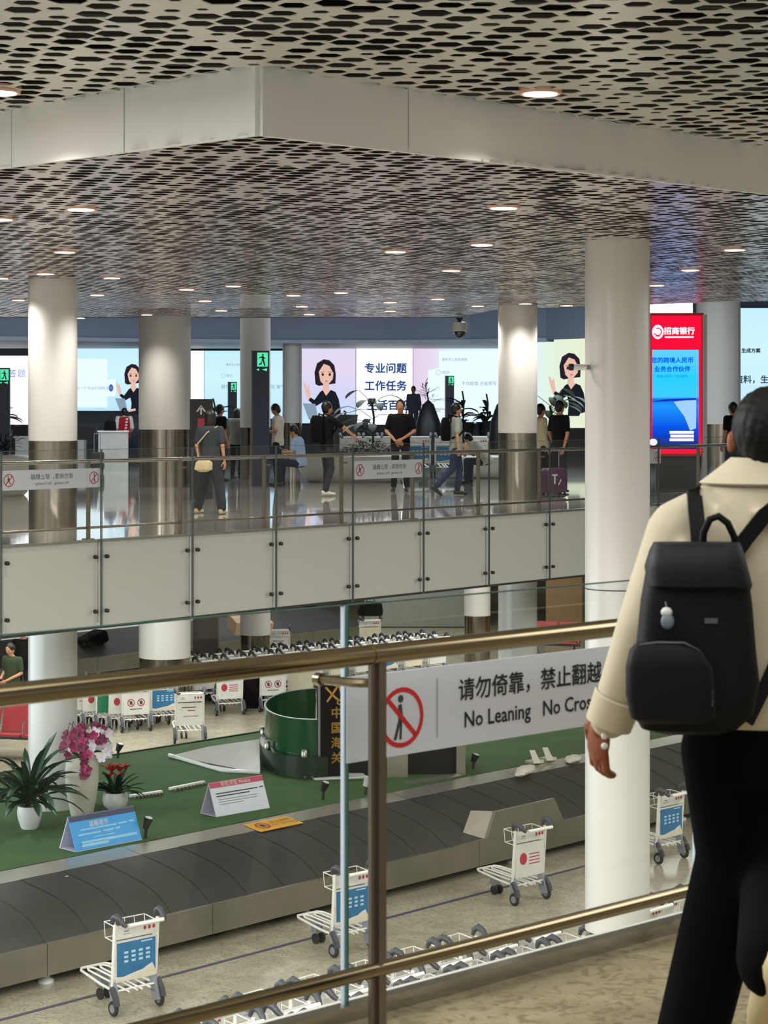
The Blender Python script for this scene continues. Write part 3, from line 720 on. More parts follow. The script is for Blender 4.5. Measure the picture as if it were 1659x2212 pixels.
text('业务合作伙伴', .12, TB, k, (kx(1452), -.05, kz(798)), bold=.004)
text('跨境人民币 一站式服务', .06, TB, k, (kx(1452), -.05, kz(813)))
PP = [(PW, rect(kx(1446+2*(i % 2)), kz(932+i*8)-.045, kx(1498), kz(932+i*8)+.01)) for i in range(3)]
PP += [(emis('kiosk_pale_blue', '9cc8fa', 1.0), [(kx(1455), kz(868)), (kx(1503), kz(862)), (kx(1503), kz(925)), (kx(1490), kz(930)), (kx(1478), kz(900))]), (PW, disc(kx(1411), kz(955), .08, .07)),
       (emis('kiosk_dark_blue', '1436c0', .9), [(kx(1402), kz(868)), (kx(1440), kz(862)), (kx(1503), kz(860)), (kx(1503), kz(864)), (kx(1440), kz(867))])]
flat(k, 'printed_picture', PP, (0, -.048, 0), step=.002)
# lit white box above the kiosk, farther back
q = MB(); q.box((0, 0, 0), (1.3, .2, .42)); q.box((-.4, 0, .77), (.02, .02, 1.14)); q.box((.4, 0, .77), (.02, .02, 1.14)); tag(q.build('light_box', emis('lightbox_white', 'e4f6ff', 1.3), None, WY(1437, 664, 50.0), smooth=False), 'white lit box sign hanging above the red kiosk', 'light box')

# ------------------------------------------------------------------ exit sign pillars
EG = emis('exit_green', '58e0a8', 1.0); NAVY = mat('pillar_navy', '1c2740', .4)
def exit_pillar(px, s, top, w_, label):
    o = empty('exit_sign_pillar', ((px-CX)/s, F/s, 0), math.radians(6), label, 'exit sign')
    zt = EYE-(top-HY)/s; q = MB(); q.box((0, 0, zt/2), (w_, w_*.8, zt)); q.build('pillar', NAVY, o, smooth=False)
    q = MB(); q.box((-w_/2-.015, 0, zt/2), (.03, w_*.86, zt+.01)); q.build('side_trim', mat('pillar_trim', '4a4944', .4, .5), o, smooth=False)
    a = w_*.38; zc = zt-w_*.55; d = -w_*.4-.004
    P = [(EG, rect(-a*.75+.04*w_, zc-a*1.15, a+.04*w_, zc+a*1.15))]
    K = mat('exit_dark', '10231c', .5)
    M_ = lambda pts: [(x*a+.06*w_, zc+z*a) for x, z in pts]
    P += [(K, M_(disc(.1, .75, .17, .17, 10))), (K, M_([(-.1, .55), (.25, .55), (.3, 0), (0, -.1)])), (K, M_([(0, .0), (.3, 0), (.55, -1), (.32, -1)])), (K, M_([(-.02, .05), (.2, 0), (-.2, -.55), (-.55, -.7), (-.5, -.9), (-.05, -.75)])),
          (K, M_([(-.1, .5), (-.5, .35), (-.5, .2), (-.05, .3)])), (K, M_([(.2, .5), (.6, .2), (.5, .1), (.2, .3)]))]
    z2 = zc-a*1.65
    P += [(EG, [(-a*.8, z2+a*.0), (-a*.35, z2+a*.22), (-a*.35, z2-a*.22)]), (EG, [(a*.95, z2+a*.25), (a*.95, z2-a*.25), (a*.1, z2)])]
    flat(o, 'exit_pictogram', P, (0, d, 0), step=.0015); return o
exit_pillar(563.5, 105, 758, .33, 'tall dark blue pillar with green exit sign, in front of a white column')
exit_pillar(8, 104, 795, .26, 'dark blue pillar with green exit sign at the left picture edge')
exit_pillar(503, 72, 825, .24, 'distant small exit sign pillar left of the tall one')
exit_pillar(972, 74, 812, .22, 'distant small exit sign pillar among the plants on the right')
# black wayfinding board with an arrow
s = 122.; o = empty('direction_board', ((435-CX)/s, F/s, 0), 0, 'black direction board with a white up arrow beside the widest column', 'sign board')
q = MB(); q.box((0, 0, (EYE-(862-HY)/s)/2), (.40, .12, EYE-(862-HY)/s)); q.build('board', mat('board_black', '17151a', .4), o, smooth=False)
AW = mat('arrow_white', 'd8d8d8', .5); z = EYE
flat(o, 'arrow', [(AW, [(-.09, z-.06), (0, z+.06), (0, z+.015), (-.055, z-.06)]), (AW, [(.09, z-.06), (.055, z-.06), (0, z+.015), (0, z+.06)]), (AW, rect(-.014, z-.11, .014, z+.03))], (0, -.065, 0), step=.001)
flat(o, 'printed_patch', [(mat('patch_red', 'b03048', .5), rect(-.06, 1.22, .06, 1.42))], (0, -.065, 0))

# ------------------------------------------------------------------ cameras
p = WY(993, 690, 42.0); o = empty('dome_camera', (p.x, 42.0, zl(42)-.03), 0, 'white dome security camera hanging at the edge of the ceiling', 'camera')
q = MB(); q.lathe([(.07, 0), (.07, -.03), (.04, -.05), (.04, -.08)], 20); q.build('bracket', DARKG, o)
q = MB(); q.lathe([(.06, -.08), (.145, -.1), (.15, -.14), (.15, -.27), (.135, -.28)], 24); q.build('housing', WHITEG, o)
q = MB(); q.ell((0, 0, -.3), (.12, .12, .13)); q.build('dome', mat('dome_black', '0c0c10', .08, coat=1), o)
p = WY(1262, 793, 19.9); o = empty('bullet_camera', (p.x+.02, 19.95, p.z), math.radians(4), 'white bullet security camera on the left side of the nearest column', 'camera')
q = MB(); q.tube([(-.14, -.03, 0), (.0, -.01, 0)], .03, 14); q.build('barrel', WHITEG, o)
q = MB(); q.tube([(-.165, -.033, 0), (-.13, -.028, 0)], .034, 14); q.build('hood', BLACK, o)
q = MB(); q.box((.02, .05, .0), (.05, .12, .045)); q.build('arm', GREYP, o, smooth=False)
# lamps in the soffit of the far deck
k_ = 0
for n in (1.3, 4.2):
    for i in range(-3, 13):
        p = Vector(fline(i*1.25+(0 if n < 2 else .6), n, -1.02))
        o = empty('ceiling_downlight', p, 0, 'small round downlight in the soffit under the far deck', 'ceiling light', 'soffit downlights under the far deck')
        q = MB(); q.lathe([(.09, -.012), (.1, .01), (.0, .01)], 16, caps=False); q.build('trim_ring', WHITEP, o); q = MB(); q.lathe([(.08, -.016), (.08, -.006)], 16); q.build('lens', LAMP, o)
        if i % 2 == 0:
            d = bpy.data.lights.new('downlight_or_fill_beam', 'SPOT'); d.energy = 60; d.spot_size = math.radians(120); d.spot_blend = .8; d.shadow_soft_size = .06
            l = bpy.data.objects.new('downlight_or_fill_beam', d); C.objects.link(l); l.location = p-Vector((0, 0, .05))
# ------------------------------------------------------------------ people
def V3(*a): return Vector(a)
def clothm(name, col, var=.08, bump=.15): return mat('cloth_'+name, col, .85, 0, var, 14, bump, spec=.2)
HAIRM = mat('hair_black', '15120f', .45, 0, .2, 40, .4)
def base_pose(h):
    k = h/1.72
    J = dict(pel=V3(0, 0, .93), chest=V3(0, .0, 1.27), neck=V3(0, -.01, 1.46), head=V3(0, .01, 1.60),
             hipL=V3(-.095, 0, .90), hipR=V3(.095, 0, .90), kneeL=V3(-.10, .02, .49), kneeR=V3(.10, .02, .49), ankL=V3(-.105, -.02, .08), ankR=V3(.105, -.02, .08),
             shL=V3(-.185, -.01, 1.40), shR=V3(.185, -.01, 1.40), elL=V3(-.235, -.04, 1.12), elR=V3(.235, -.04, 1.12), wrL=V3(-.245, .04, .87), wrR=V3(.245, .04, .87))
    return {a: b*k for a, b in J.items()}, k
def hand(b, wr, d, n, k=1.0, curl=.5, side=1):
    """palm, four fingers of different lengths and a thumb; d points along the hand, n out of the palm"""
    d = d.normalized(); n = (n-d*n.dot(d)).normalized(); s = d.cross(n)*side
    M = Matrix((s, d, n)).transposed()
    b.ell(wr+d*.045*k, (.038*k, .055*k, .016*k), 10, 6, M)
    for i, L in enumerate((.068, .078, .072, .056)):
        a = wr+d*.078*k+s*(.027-.018*i)*k; r = .0088*k; p = a; q = d.copy()
        pts = [p-d*.02*k]; 
        for sgm in (.5, .3, .2):
            q = (q*math.cos(curl)+n*math.sin(curl)).normalized() if sgm < .5 else (q*math.cos(curl*.6)+n*math.sin(curl*.6)).normalized(); p = p+q*L*sgm*k; pts.append(p)
        b.tube(pts, r, 8, True, [r, r*1.05, r*.95, r*.7])
    t0 = wr+d*.02*k+s*.03*k; t1 = t0+(d*.5+s*.75+n*.25).normalized()*.035*k; t2 = t1+(d*.85+s*.25+n*.4).normalized()*.03*k; t3 = t2+(d*.9+n*.4).normalized()*.024*k
    b.tube([t0, t1, t2, t3], .01, 8, True, [.013*k, .012*k, .010*k, .007*k])
def torso_rings(J, k, infl, hem, w=1.0, belly=0):
    pel, ch, nk = J['pel'], J['chest'], J['neck']
    xs = (J['shR']-J['shL']).normalized(); xh = (J['hipR']-J['hipL']).normalized()
    up = (nk-pel).normalized(); out = []
    spec = [(hem, .165, .115), (.0, .168, .118), (.25, .150, .108+belly), (.5, .158, .112+belly), (.75, .178, .118), (.9, .165, .10), (1.0, .085, .07)]
    for t, rx, ry in spec:
        if t < .5: c = pel.lerp(ch, t*1.5) if t > 0 else pel+(pel-ch).normalized()*(-t)
        else: c = ch.lerp(nk, (t-.5)*2) if t > .65 else pel.lerp(ch, min(1, t*1.5))
        x = xh.lerp(xs, max(0, min(1, t))).normalized(); u = ((ch-pel) if t < .6 else (nk-ch)).normalized(); y = u.cross(x).normalized()
        out.append((c, x, y, (rx*w+infl)*k, (ry+infl)*k))
    return out
def person(label, loc, face, h=1.7, P={}, shirt=('white', 'e6e0d2'), sleeve='short', trousers=('navy', '1d2433'), hair='short', shoes=('shoe_dark', '1b1b1d'),
           headyaw=0, headpitch=0, w=1.0, baggy=0, face_detail=True, voxel=.017, female=False, skin='skin', legs='trousers', hands=(.5, .5), hemz=-.1, handdir={}):
    o = empty('person', loc, face, label, 'person')
    J, k = base_pose(h)
    for a, v in P.items(): J[a] = Vector(v)*k if not isinstance(v, Vector) else v
    b = MB()
    b.loft(torso_rings(J, k, -.012, -.05, w))
    for s in 'LR':
        b.capsule(J['sh'+s], J['el'+s], .046*k, .037*k); b.capsule(J['el'+s], J['wr'+s], .037*k, .026*k)
        b.capsule(J['hip'+s], J['knee'+s], .078*k, .052*k); b.capsule(J['knee'+s], J['ank'+s], .05*k, .036*k)
        b.capsule(J['sh'+s]-Vector((0, 0, .01)), J['neck']-Vector((0, 0, .05*k)), .05*k, .05*k)
    hd = J['head']; Mh = Euler((headpitch, 0, headyaw)).to_matrix()
    b.capsule(J['neck']-Vector((0, 0, .04*k)), hd-Vector((0, 0, .05*k)), .056*k, .05*k)
    b.ell(hd+Mh @ V3(0, 0, .012)*k, (.079*k, .097*k, .112*k), 16, 12, Mh)
    b.ell(hd+Mh @ V3(0, .025, -.06)*k, (.052*k, .058*k, .052*k), 12, 8, Mh)
    b.capsule(hd+Mh @ V3(0, .09, .0)*k, hd+Mh @ V3(0, .102, -.022)*k, .009*k, .014*k, 8)
    for sx_ in (-1, 1): b.ell(hd+Mh @ V3(sx_*.076, -.005, -.012)*k, (.011*k, .018*k, .03*k), 8, 6, Mh)
    me = remeshed(b, voxel, 3)
    hb = MB()
    for i, s in enumerate('LR'):
        d = (J['wr'+s]-J['el'+s]).normalized(); nrm = Vector((1 if s == 'L' else -1, .15, .05))
        if s in handdir: d = Vector(handdir[s][0]).normalized(); nrm = Vector(handdir[s][1])
        hand(hb, J['wr'+s], d, nrm, k, hands[i], 1 if s == 'L' else -1)
    bm = bmesh.new(); bm.from_mesh(me); tmp = hb.mesh('t', [MATS[skin]]); bm.from_mesh(tmp); bm.to_mesh(me); bm.free(); bpy.data.meshes.remove(tmp)
    for p in me.polygons: p.use_smooth = True
    link_mesh('body', me, MATS[skin], o)
    # shirt
    b = MB(); b.loft(torso_rings(J, k, .012, hemz, w)); sm = clothm(*shirt)
    for s in 'LR':
        b.capsule(J['sh'+s], J['neck']-Vector((0, 0, .06*k)), .062*k, .06*k)
        e = J['sh'+s].lerp(J['el'+s], .72) if sleeve == 'short' else J['el'+s]
        b.capsule(J['sh'+s], e, .066*k, (.06 if sleeve == 'short' else .052)*k)
        if sleeve == 'long': b.capsule(J['el'+s], J['el'+s].lerp(J['wr'+s], .9), .052*k, .042*k)
    link_mesh('shirt', remeshed(b, voxel, 3), sm, o)
    # trousers
    b = MB(); x = (J['hipR']-J['hipL']).normalized(); u = Vector((0, 0, 1)); y = u.cross(x).normalized(); hc = (J['hipL']+J['hipR'])/2
    b.loft([(hc-u*.09*k, x, y, .12*k, .09*k), (hc-u*.03*k, x, y, .172*k*w, .118*k), (hc+u*.05*k, x, y, .165*k*w, .115*k), (hc+u*.10*k, x, y, .155*k*w, .105*k)])
    for s in 'LR':
        b.capsule(J['hip'+s]-u*.02, J['knee'+s], (.092+baggy)*k, (.068+baggy)*k)
        if legs == 'trousers': b.capsule(J['knee'+s], J['knee'+s].lerp(J['ank'+s], .96), (.068+baggy)*k, (.056+baggy)*k)
    link_mesh('trousers', remeshed(b, voxel, 3), clothm(*trousers), o)
    # shoes
    for s in 'LR':
        a = J['ank'+s]; q = MB(); f = P.get('foot'+s, V3(0, 1, 0)); f = Vector(f).normalized(); sd = f.cross(V3(0, 0, 1)).normalized(); up = sd.cross(f)
        q.loft([(a+f*(-.07)*k-up*.03*k, sd, up, .02*k, .03*k), (a+f*(-.055)*k-up*.035*k, sd, up, .036*k, .045*k), (a+f*.02*k-up*.035*k, sd, up, .042*k, .05*k), (a+f*.1*k-up*.05*k, sd, up, .048*k, .034*k), (a+f*.17*k-up*.055*k, sd, up, .042*k, .026*k), (a+f*.2*k-up*.06*k, sd, up, .018*k, .014*k)], 12)
        q.build('shoe', mat(shoes[0], shoes[1], .5), o)
    # hair
    q = MB()
    if hair == 'short':
        q.ell(hd+Mh @ V3(0, -.016, .028)*k, (.089*k, .101*k, .112*k), 16, 10, Mh); q.ell(hd+Mh @ V3(0, -.035, -.02)*k, (.076*k, .07*k, .08*k), 14, 8, Mh)
    elif hair == 'bob':
        q.ell(hd+Mh @ V3(0, -.014, .022)*k, (.094*k, .104*k, .114*k), 16, 10, Mh)
        q.loft([(hd+Mh @ V3(0, -.03, .02)*k, Mh.col[0], Mh.col[1], .095*k, .085*k), (hd+Mh @ V3(0, -.035, -.07)*k, Mh.col[0], Mh.col[1], .1*k, .075*k), (hd+Mh @ V3(0, -.04, -.13)*k, Mh.col[0], Mh.col[1], .085*k, .055*k)], 14)
    else:
        q.ell(hd+Mh @ V3(0, -.012, .022)*k, (.086*k, .098*k, .11*k), 16, 10, Mh); q.ell(hd+Mh @ V3(0, -.03, .15)*k, (.035*k, .035*k, .035*k), 10, 7, Mh)
    hme = remeshed(q, .012, 2); link_mesh('hair', hme, HAIRM, o)
    if face_detail:
        q = MB()
        for sx_ in (-1, 1): q.ell(hd+Mh @ V3(sx_*.03, .083, .008)*k, (.012*k, .007*k, .008*k), 8, 6, Mh)
        q.build('eyes', EYEM, o)
        q = MB(); q.ell(hd+Mh @ V3(0, .088, -.052)*k, (.022*k, .008*k, .007*k), 8, 6, Mh); q.build('mouth', LIPM, o)
    return o, J, k
EYEM = mat('eye_dark', '1c1210', .3); LIPM = mat('lips', '9c5548', .5)
def backpack(o, J, k, name='backpack', col=BLACKC, w_=.30, h=.44, d=.17):
    back = (J['chest']+J['neck'])/2; up = (J['neck']-J['pel']).normalized(); xs = (J['shR']-J['shL']).normalized(); f = up.cross(xs).normalized()
    c = back-f*(.115+d/2)*k-up*(h*.28)*k; q = MB()
    q.loft([(c-up*h/2*k, xs, f, w_*.40*k, d*.35*k), (c-up*h*.44*k, xs, f, w_*.5*k, d*.5*k), (c, xs, f, w_*.52*k, d*.55*k), (c+up*h*.35*k, xs, f, w_*.46*k, d*.45*k), (c+up*h*.5*k, xs, f, w_*.3*k, d*.25*k)], 14)
    p = q.build(name, col, o)
    for s, sg_ in (('L', -1), ('R', 1)):
        q = MB(); a = back-f*.11*k+xs*sg_*.08*k+up*.08*k
        q.tube([a-up*.1*k, a+up*.06*k, J['sh'+s]*.55+J['neck']*.45+up*.04*k, back+f*.12*k+xs*sg_*.11*k, back+f*.13*k+xs*sg_*.125*k-up*.14*k, back+f*.02*k+xs*sg_*.16*k-up*.24*k, back-f*.12*k+xs*sg_*.13*k-up*.3*k], .017*k, 6)
        q.build('strap', col, p)
    return p
def at(px, foot=None, s=None):
    if s is None: s = (foot-HY)/1.6
    return Vector(((px-CX)/s, F/s, 0))
SEATED = dict(pel=(0, 0, .52), chest=(0, .05, .85), neck=(0, .1, 1.04), head=(0, .16, 1.17), hipL=(-.1, .02, .5), hipR=(.1, .02, .5), kneeL=(-.13, .43, .5), kneeR=(.12, .45, .5), ankL=(-.13, .42, .08), ankR=(.13, .48, .08),
              shL=(-.18, .08, .98), shR=(.18, .08, .98), elL=(-.22, .12, .72), elR=(.22, .12, .72), wrL=(-.1, .33, .72), wrR=(.1, .33, .74))
PHONE = dict(elL=(-.22, -.02, 1.14), elR=(.22, -.02, 1.14), wrL=(-.08, .22, 1.12), wrR=(.08, .22, 1.12), head=(0, .045, 1.585))
def merge(*a):
    d = {}
    for x in a: d.update(x)
    return d
PHM = mat('phone_black', '101114', .15)
def phone(loc, rz, label, tilt=.6):
    q = MB(); q.box((0, 0, 0), (.072, .15, .009)); q.mi = 0
    o = q.build('smartphone', PHM, None, loc, rz); o.rotation_euler = (tilt, 0, rz); tag(o, label, 'phone'); return o
def local(o, v): return o.location+Euler((0, 0, o.rotation_euler.z)).to_matrix() @ v
pi = math.pi
# red vest helper at the counter, seen from behind
o, J, k = person('person in a red vest over a pale shirt, leaning to a white counter', at(268, s=79), .25, 1.64, dict(head=(.02, .1, 1.56), neck=(0, .05, 1.43), wrL=(-.2, .22, 1.0), wrR=(.2, .2, 1.0)), ('pale_grey', 'c9c6bd'), 'long', ('dark', '26262b'))
q = MB(); q.loft([(c, x, y, rx*1.04, ry*1.08) for c, x, y, rx, ry in torso_rings(J, k, .016, -.1)[:6]], 20); q.build('vest', clothm('red', '9c1f2c'), o)
flat(o, 'vest_print', [(clothm('vest_print', 'e8c8c4'), [(x-.03, z), (x+.03, z), (x+.03, z+.05), (x-.03, z+.05)]) for x, z in ((.06, 1.28), (.05, 1.2), (.04, 1.12), (.03, 1.04), (.02, .96))], (0, -.158, 0), step=0)
# woman walking at the glass
WALK = dict(hipL=(-.09, .02, .89), hipR=(.09, -.02, .89), kneeL=(-.13, .2, .5), kneeR=(.12, -.02, .48), ankL=(-.14, .16, .09), ankR=(.13, -.30, .10), wrL=(-.27, .10, .88), wrR=(.26, -.02, .88))
o, J, k = person('person with a dark bob, dark grey top and wide trousers, walking at the far glass', at(455, 1110), -.35, 1.57, merge(WALK, dict(kneeL=(-.17, .1, .48), ankL=(-.27, .06, .09), ankR=(.25, -.1, .09), kneeR=(.17, -.02, .48), wrL=(-.25, .1, .9))), ('slate', '3b4046'), 'short', ('charcoal', '2d2f36'), 'bob', ('shoe_cream', 'c9b890'), baggy=.022)
q = MB(); q.loft([((-.06*k, -.17*k, .70*k), (1, 0, 0), (0, 1, 0), .06, .02), ((-.05*k, -.18*k, .74*k), (1, 0, 0), (0, 1, 0), .15, .045), ((-.04*k, -.17*k, .86*k), (1, 0, 0), (0, 1, 0), .14, .04), ((-.04*k, -.16*k, .9*k), (1, 0, 0), (0, 1, 0), .07, .02)], 14)
bg = q.build('shoulder_bag', clothm('beige', 'c7b48c'), o)
q = MB(); q.tube([(-.14*k, -.16*k, .88*k), (-.19*k, -.13*k, 1.15*k), (0, -.14*k, 1.35*k), (.15*k, -.04*k, 1.46*k)], .01, 6); q.build('strap', clothm('beige', 'c7b48c'), bg)
person('person in dark clothes standing behind the black arrow board', at(475, s=98), -.9, 1.68, {}, ('black', '101012'), 'short', ('dark', '26262b'))
person('person in a grey jacket and black trousers with long dark hair, back turned', at(511, s=95), -.45, 1.62, dict(elR=(.27, .05, 1.13), wrR=(.33, .2, 1.0), head=(0, .05, 1.57)), ('grey', '85827c'), 'long', ('black', '17171a'), 'bob', w=1.12)
person('person in a cream top with a hair bun, behind the grey jacket', at(525, s=84), -.5, 1.66, {}, ('cream', 'd8d0ae'), 'long', ('grey', '85827c'), 'bun')
o, J, k = person('person in a white T-shirt looking down at a phone, right of the tall exit pillar', at(600, 1048), 1.35, 1.70, PHONE, ('white', 'd8d2c2'), 'short', ('jean_dark', '232a38'), headpitch=-.5)
phone(local(o, Vector((0, .32*k, 1.16*k))), o.rotation_euler.z, 'black smartphone held by the person in the white T-shirt')
o, J, k = person('person in a light blue shirt seated on the curved white bench, reading a phone', at(650, 1050), 1.25, 1.66, SEATED, ('light_blue', '93a9cc'), 'short', ('navy', '1d2433'), headpitch=-.5)
phone(local(o, Vector((0, .43*k, .78*k))), o.rotation_euler.z, 'black smartphone held by the seated person in a light blue shirt')
o, J, k = person('person in black with a large black backpack, one arm stretched out', at(706, 1072), -1.0, 1.72, merge(WALK, dict(elR=(.24, .22, 1.25), wrR=(.2, .42, 1.12), elL=(-.25, .06, 1.2), wrL=(-.13, .1, 1.5), kneeL=(-.1, .06, .49), ankL=(-.08, .03, .09), kneeR=(.1, .03, .5), ankR=(.1, -.1, .1))), ('black', '101012'), 'short', ('charcoal', '2d2f36'), 'short', ('shoe_white', 'd6d2c8'))
backpack(o, J, k, d=.2, h=.5, w_=.34)
o, J, k = person('person in a black polo shirt facing the camera, hands crossed in front', at(865, 1060), pi-.12, 1.76, dict(elL=(-.27, .0, 1.13), elR=(.27, .0, 1.13), wrL=(-.05, .19, .98), wrR=(.06, .17, .93), ankL=(-.12, -.02, .08), ankR=(.13, .0, .08)), ('black', '101012'), 'short', ('black_trouser', '151519'), 'short', w=1.08, handdir={'L': ((.8, .1, -.4), (0, -1, 0)), 'R': ((-.8, .1, -.3), (0, -1, 0))})
q = MB(); q.box((0, 0, .35), (1.2, .6, .7)); tag(q.build('display_plinth', mat('plinth_dark', '24262b', .5), None, at(893, s=66), smooth=False), 'dark plinth behind the trolleys, carrying a standing person', 'plinth')
p0 = at(893, s=66); p0.z = .7
person('distant person in grey standing high on a dark plinth, right of the brightest screen', p0, 2.8, 1.62, {}, ('grey_blue', '5d6470'), 'long', ('grey_blue', '5d6470'), voxel=.02)
o, J, k = person('person in a grey-green T-shirt and jeans walking right with a black backpack', at(985, 1070), -1.35, 1.69, merge(WALK, dict(kneeR=(.1, -.1, .5), ankR=(.1, -.42, .17), kneeL=(-.1, .1, .5), ankL=(-.1, .05, .09), footR=(0, .8, -.6), wrL=(-.24, .18, .95))), ('grey_green', '98a39a'), 'short', ('jeans', '27324a'), 'short')
backpack(o, J, k)
person('person in a white top seated and leaning forward beside the white column', at(1050, 1045), 1.0, 1.66, merge(SEATED, dict(chest=(0, .2, .78), neck=(0, .36, .9), head=(0, .45, .98), shL=(-.18, .33, .87), shR=(.18, .33, .87), elL=(-.2, .42, .62), elR=(.2, .42, .62), wrL=(-.08, .58, .68), wrR=(.08, .6, .7))), ('white', 'd8d2c2'), 'short', ('jeans', '27324a'), headpitch=-.6)
person('person in a cream shirt half hidden behind the column beside the suitcase', at(1168, s=112), -1.2, 1.68, {}, ('cream', 'd8d0ae'), 'long', ('dark', '26262b'))
o, J, k = person('person in black pulling a purple suitcase, left of the nearest column', at(1209, 1066), -.9, 1.74, merge(WALK, dict(elR=(.27, -.06, 1.1), wrR=(.28, -.16, .86), kneeR=(.1, -.0, .49), ankR=(.1, -.15, .1))), ('black', '101012'), 'short', ('charcoal', '2d2f36'), 'short', w=1.12)
person('person in dark clothes and jeans beyond the railing, left of the backpacker', at(1583, s=108), .6, 1.72, {}, ('black', '101012'), 'short', ('jeans', '27324a'))
p0 = WY(26, 1600, 39.6); p0.z = LOW
o, J, k = person('person in a dark green T-shirt in the lower hall, holding a phone', p0, 2.55, 1.72, merge(PHONE, dict(wrL=(-.1, .26, 1.02), wrR=(.05, .28, 1.02))), ('dark_green', '39452f'), 'short', ('dark', '26262b'), headpitch=-.3)
phone(local(o, Vector((-.03, .36*k, 1.05*k))), o.rotation_euler.z, 'smartphone held by the person in the dark green T-shirt')
p0 = WY(50, 1600, 42.5); p0.z = LOW
person('person in a black jacket standing behind the one in dark green', p0, 2.9, 1.72, {}, ('black', '101012'), 'long', ('dark', '26262b'))

# ------------------------------------------------------------------ the walker in the foreground
BS = 905.0; by = F/BS
def bp(px, py, dy=0): return Vector(((px-CX)/F*(by+dy), by+dy, EYE-(py-HY)/F*(by+dy)))
bo = empty('person', (bp(1655, 900).x, by, 0), 0, 'foreground walker in a cream jacket and black trousers, seen from behind with a black backpack', 'person')
off = Vector((-bp(1655, 900).x, -by, 0))
def B(px, py, dy=0): return bp(px, py, dy)+off
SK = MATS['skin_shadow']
head = B(1662, 935, .02)
b = MB(); b.ell(head+Vector((0, .01, -.005)), (.076, .095, .108), 20, 14); b.ell(head+Vector((.01, .04, -.075)), (.052, .055, .05), 14, 10)
b.capsule(head+Vector((.01, .105, -.01)), head+Vector((.012, .115, -.035)), .009, .014, 8)
for s_ in (-1, 1): b.ell(head+Vector((s_*.092, .0, -.022)), (.012, .02, .034), 10, 8)
b.capsule(B(1655, 1060), head-Vector((0, 0, .05)), .06, .055)
b.capsule(B(1478, 1165), B(1392, 1350, -.02), .045, .04); b.capsule(B(1392, 1350, -.02), B(1300, 1575, .05), .04, .03)
b.capsule(B(1845, 1160), B(1925, 1350, 0), .045, .04); b.capsule(B(1930, 1350), B(1935, 1560, .12), .04, .03)
b.loft([(B(1655, 1570), (1, 0, 0), (0, 1, 0), .16, .11), (B(1655, 1350), (1, 0, 0), (0, 1, 0), .15, .11), (B(1655, 1150), (1, 0, 0), (0, 1, 0), .17, .11), (B(1655, 1070), (1, 0, 0), (0, 1, 0), .1, .08)])
hipL, hipR = B(1570, 1610), B(1740, 1610)
knL, knR = B(1588, 1850, .06), B(1692, 1900, -.0); anL, anR = B(1478, 2290, .0), B(1672, 2078, -.36)
b.capsule(hipL, knL, .085, .06); b.capsule(knL, anL, .055, .04); b.capsule(hipR, knR, .085, .06); b.capsule(knR, anR, .055, .04)
me = remeshed(b, .011, 4)
hb = MB(); hand(hb, B(1300, 1556, .05), Vector((-.12, .22, -.95)), Vector((.85, .4, .1)), 1.15, .75, -1); hand(hb, B(1935, 1560, .12), Vector((.1, .1, -1)), Vector((-1, .2, 0)), 1.0, .5, -1)
hm_ = remeshed(hb, .0035, 2, 'hand')
bm = bmesh.new(); bm.from_mesh(me); bm.from_mesh(hm_); bm.to_mesh(me); bm.free()
for p in me.polygons: p.use_smooth = True
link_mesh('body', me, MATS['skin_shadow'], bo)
JK = mat('jacket_cream', 'bdb49a', .8, 0, .05, 5, .35, sheen=.2)
b = MB(); X, Y_ = (1, 0, 0), (0, 1, 0)
b.loft([(B(1668, 1562, .0), X, Y_, .215, .14), (B(1665, 1490), X, Y_, .235, .155), (B(1660, 1350), X, Y_, .225, .15), (B(1656, 1220), X, Y_, .215, .145), (B(1655, 1130), X, Y_, .215, .135), (B(1655, 1075), X, Y_, .175, .115), (B(1655, 1030), X, Y_, .115, .095), (B(1655, 1000), X, Y_, .08, .075)], 28)
b.capsule(B(1470, 1150), B(1640, 1060), .08, .07, 16); b.capsule(B(1840, 1150), B(1680, 1060), .08, .07, 16)
b.capsule(B(1468, 1150), B(1392, 1350, -.02), .08, .066, 16); b.capsule(B(1392, 1350, -.02), B(1318, 1552, .03), .066, .05, 16)
b.capsule(B(1850, 1150), B(1925, 1350, 0), .08, .066, 16); b.capsule(B(1925, 1350), B(1932, 1540, .1), .066, .05, 16)
# creases
for a_, c_ in (((1420, 1290, -.05), (1400, 1400, -.05)), ((1365, 1440, -.03), (1350, 1520, -.02)), ((1480, 1180, -.09), (1440, 1260, -.08)), ((1640, 1110, -.14), (1700, 1150, -.15)), ((1560, 1100, -.1), (1600, 1180, -.14))):
    b.capsule(B(*a_), B(*c_), .018, .014, 8)
link_mesh('jacket', remeshed(b, .009, 5), JK, bo)
q = MB(); cc = B(1655, 1015, -.0)
prof = []
for z_, r_ in ((-.035, .150), (-.03, .158), (.0, .118), (.025, .088), (.03, .082), (.02, .078)): prof.append((cc+Vector((0, .01, z_)), X, Y_, r_, r_*.82))
q.loft(prof, 30, False); q.build('collar', JK, bo)
q = MB(); c0 = B(1325, 1535, .025); dr = (B(1318, 1552, .03)-B(1392, 1350, -.02)).normalized(); ax = dr.cross(Vector((0, 1, 0))).normalized(); ay = dr.cross(ax).normalized()
q.loft([(c0-dr*.04, ax, ay, .056, .056), (c0-dr*.035, ax, ay, .06, .06), (c0+dr*.035, ax, ay, .057, .057), (c0+dr*.037, ax, ay, .05, .05), (c0-dr*.0, ax, ay, .046, .046)], 24, False); q.build('cuff', JK, bo)
for dz in (0, .024):
    q = MB(); q.ell(B(1306, 1590+dz*900, .0), (.009, .006, .0085), 10, 6); q.build('bracelet_bead', WHITEG, bo)
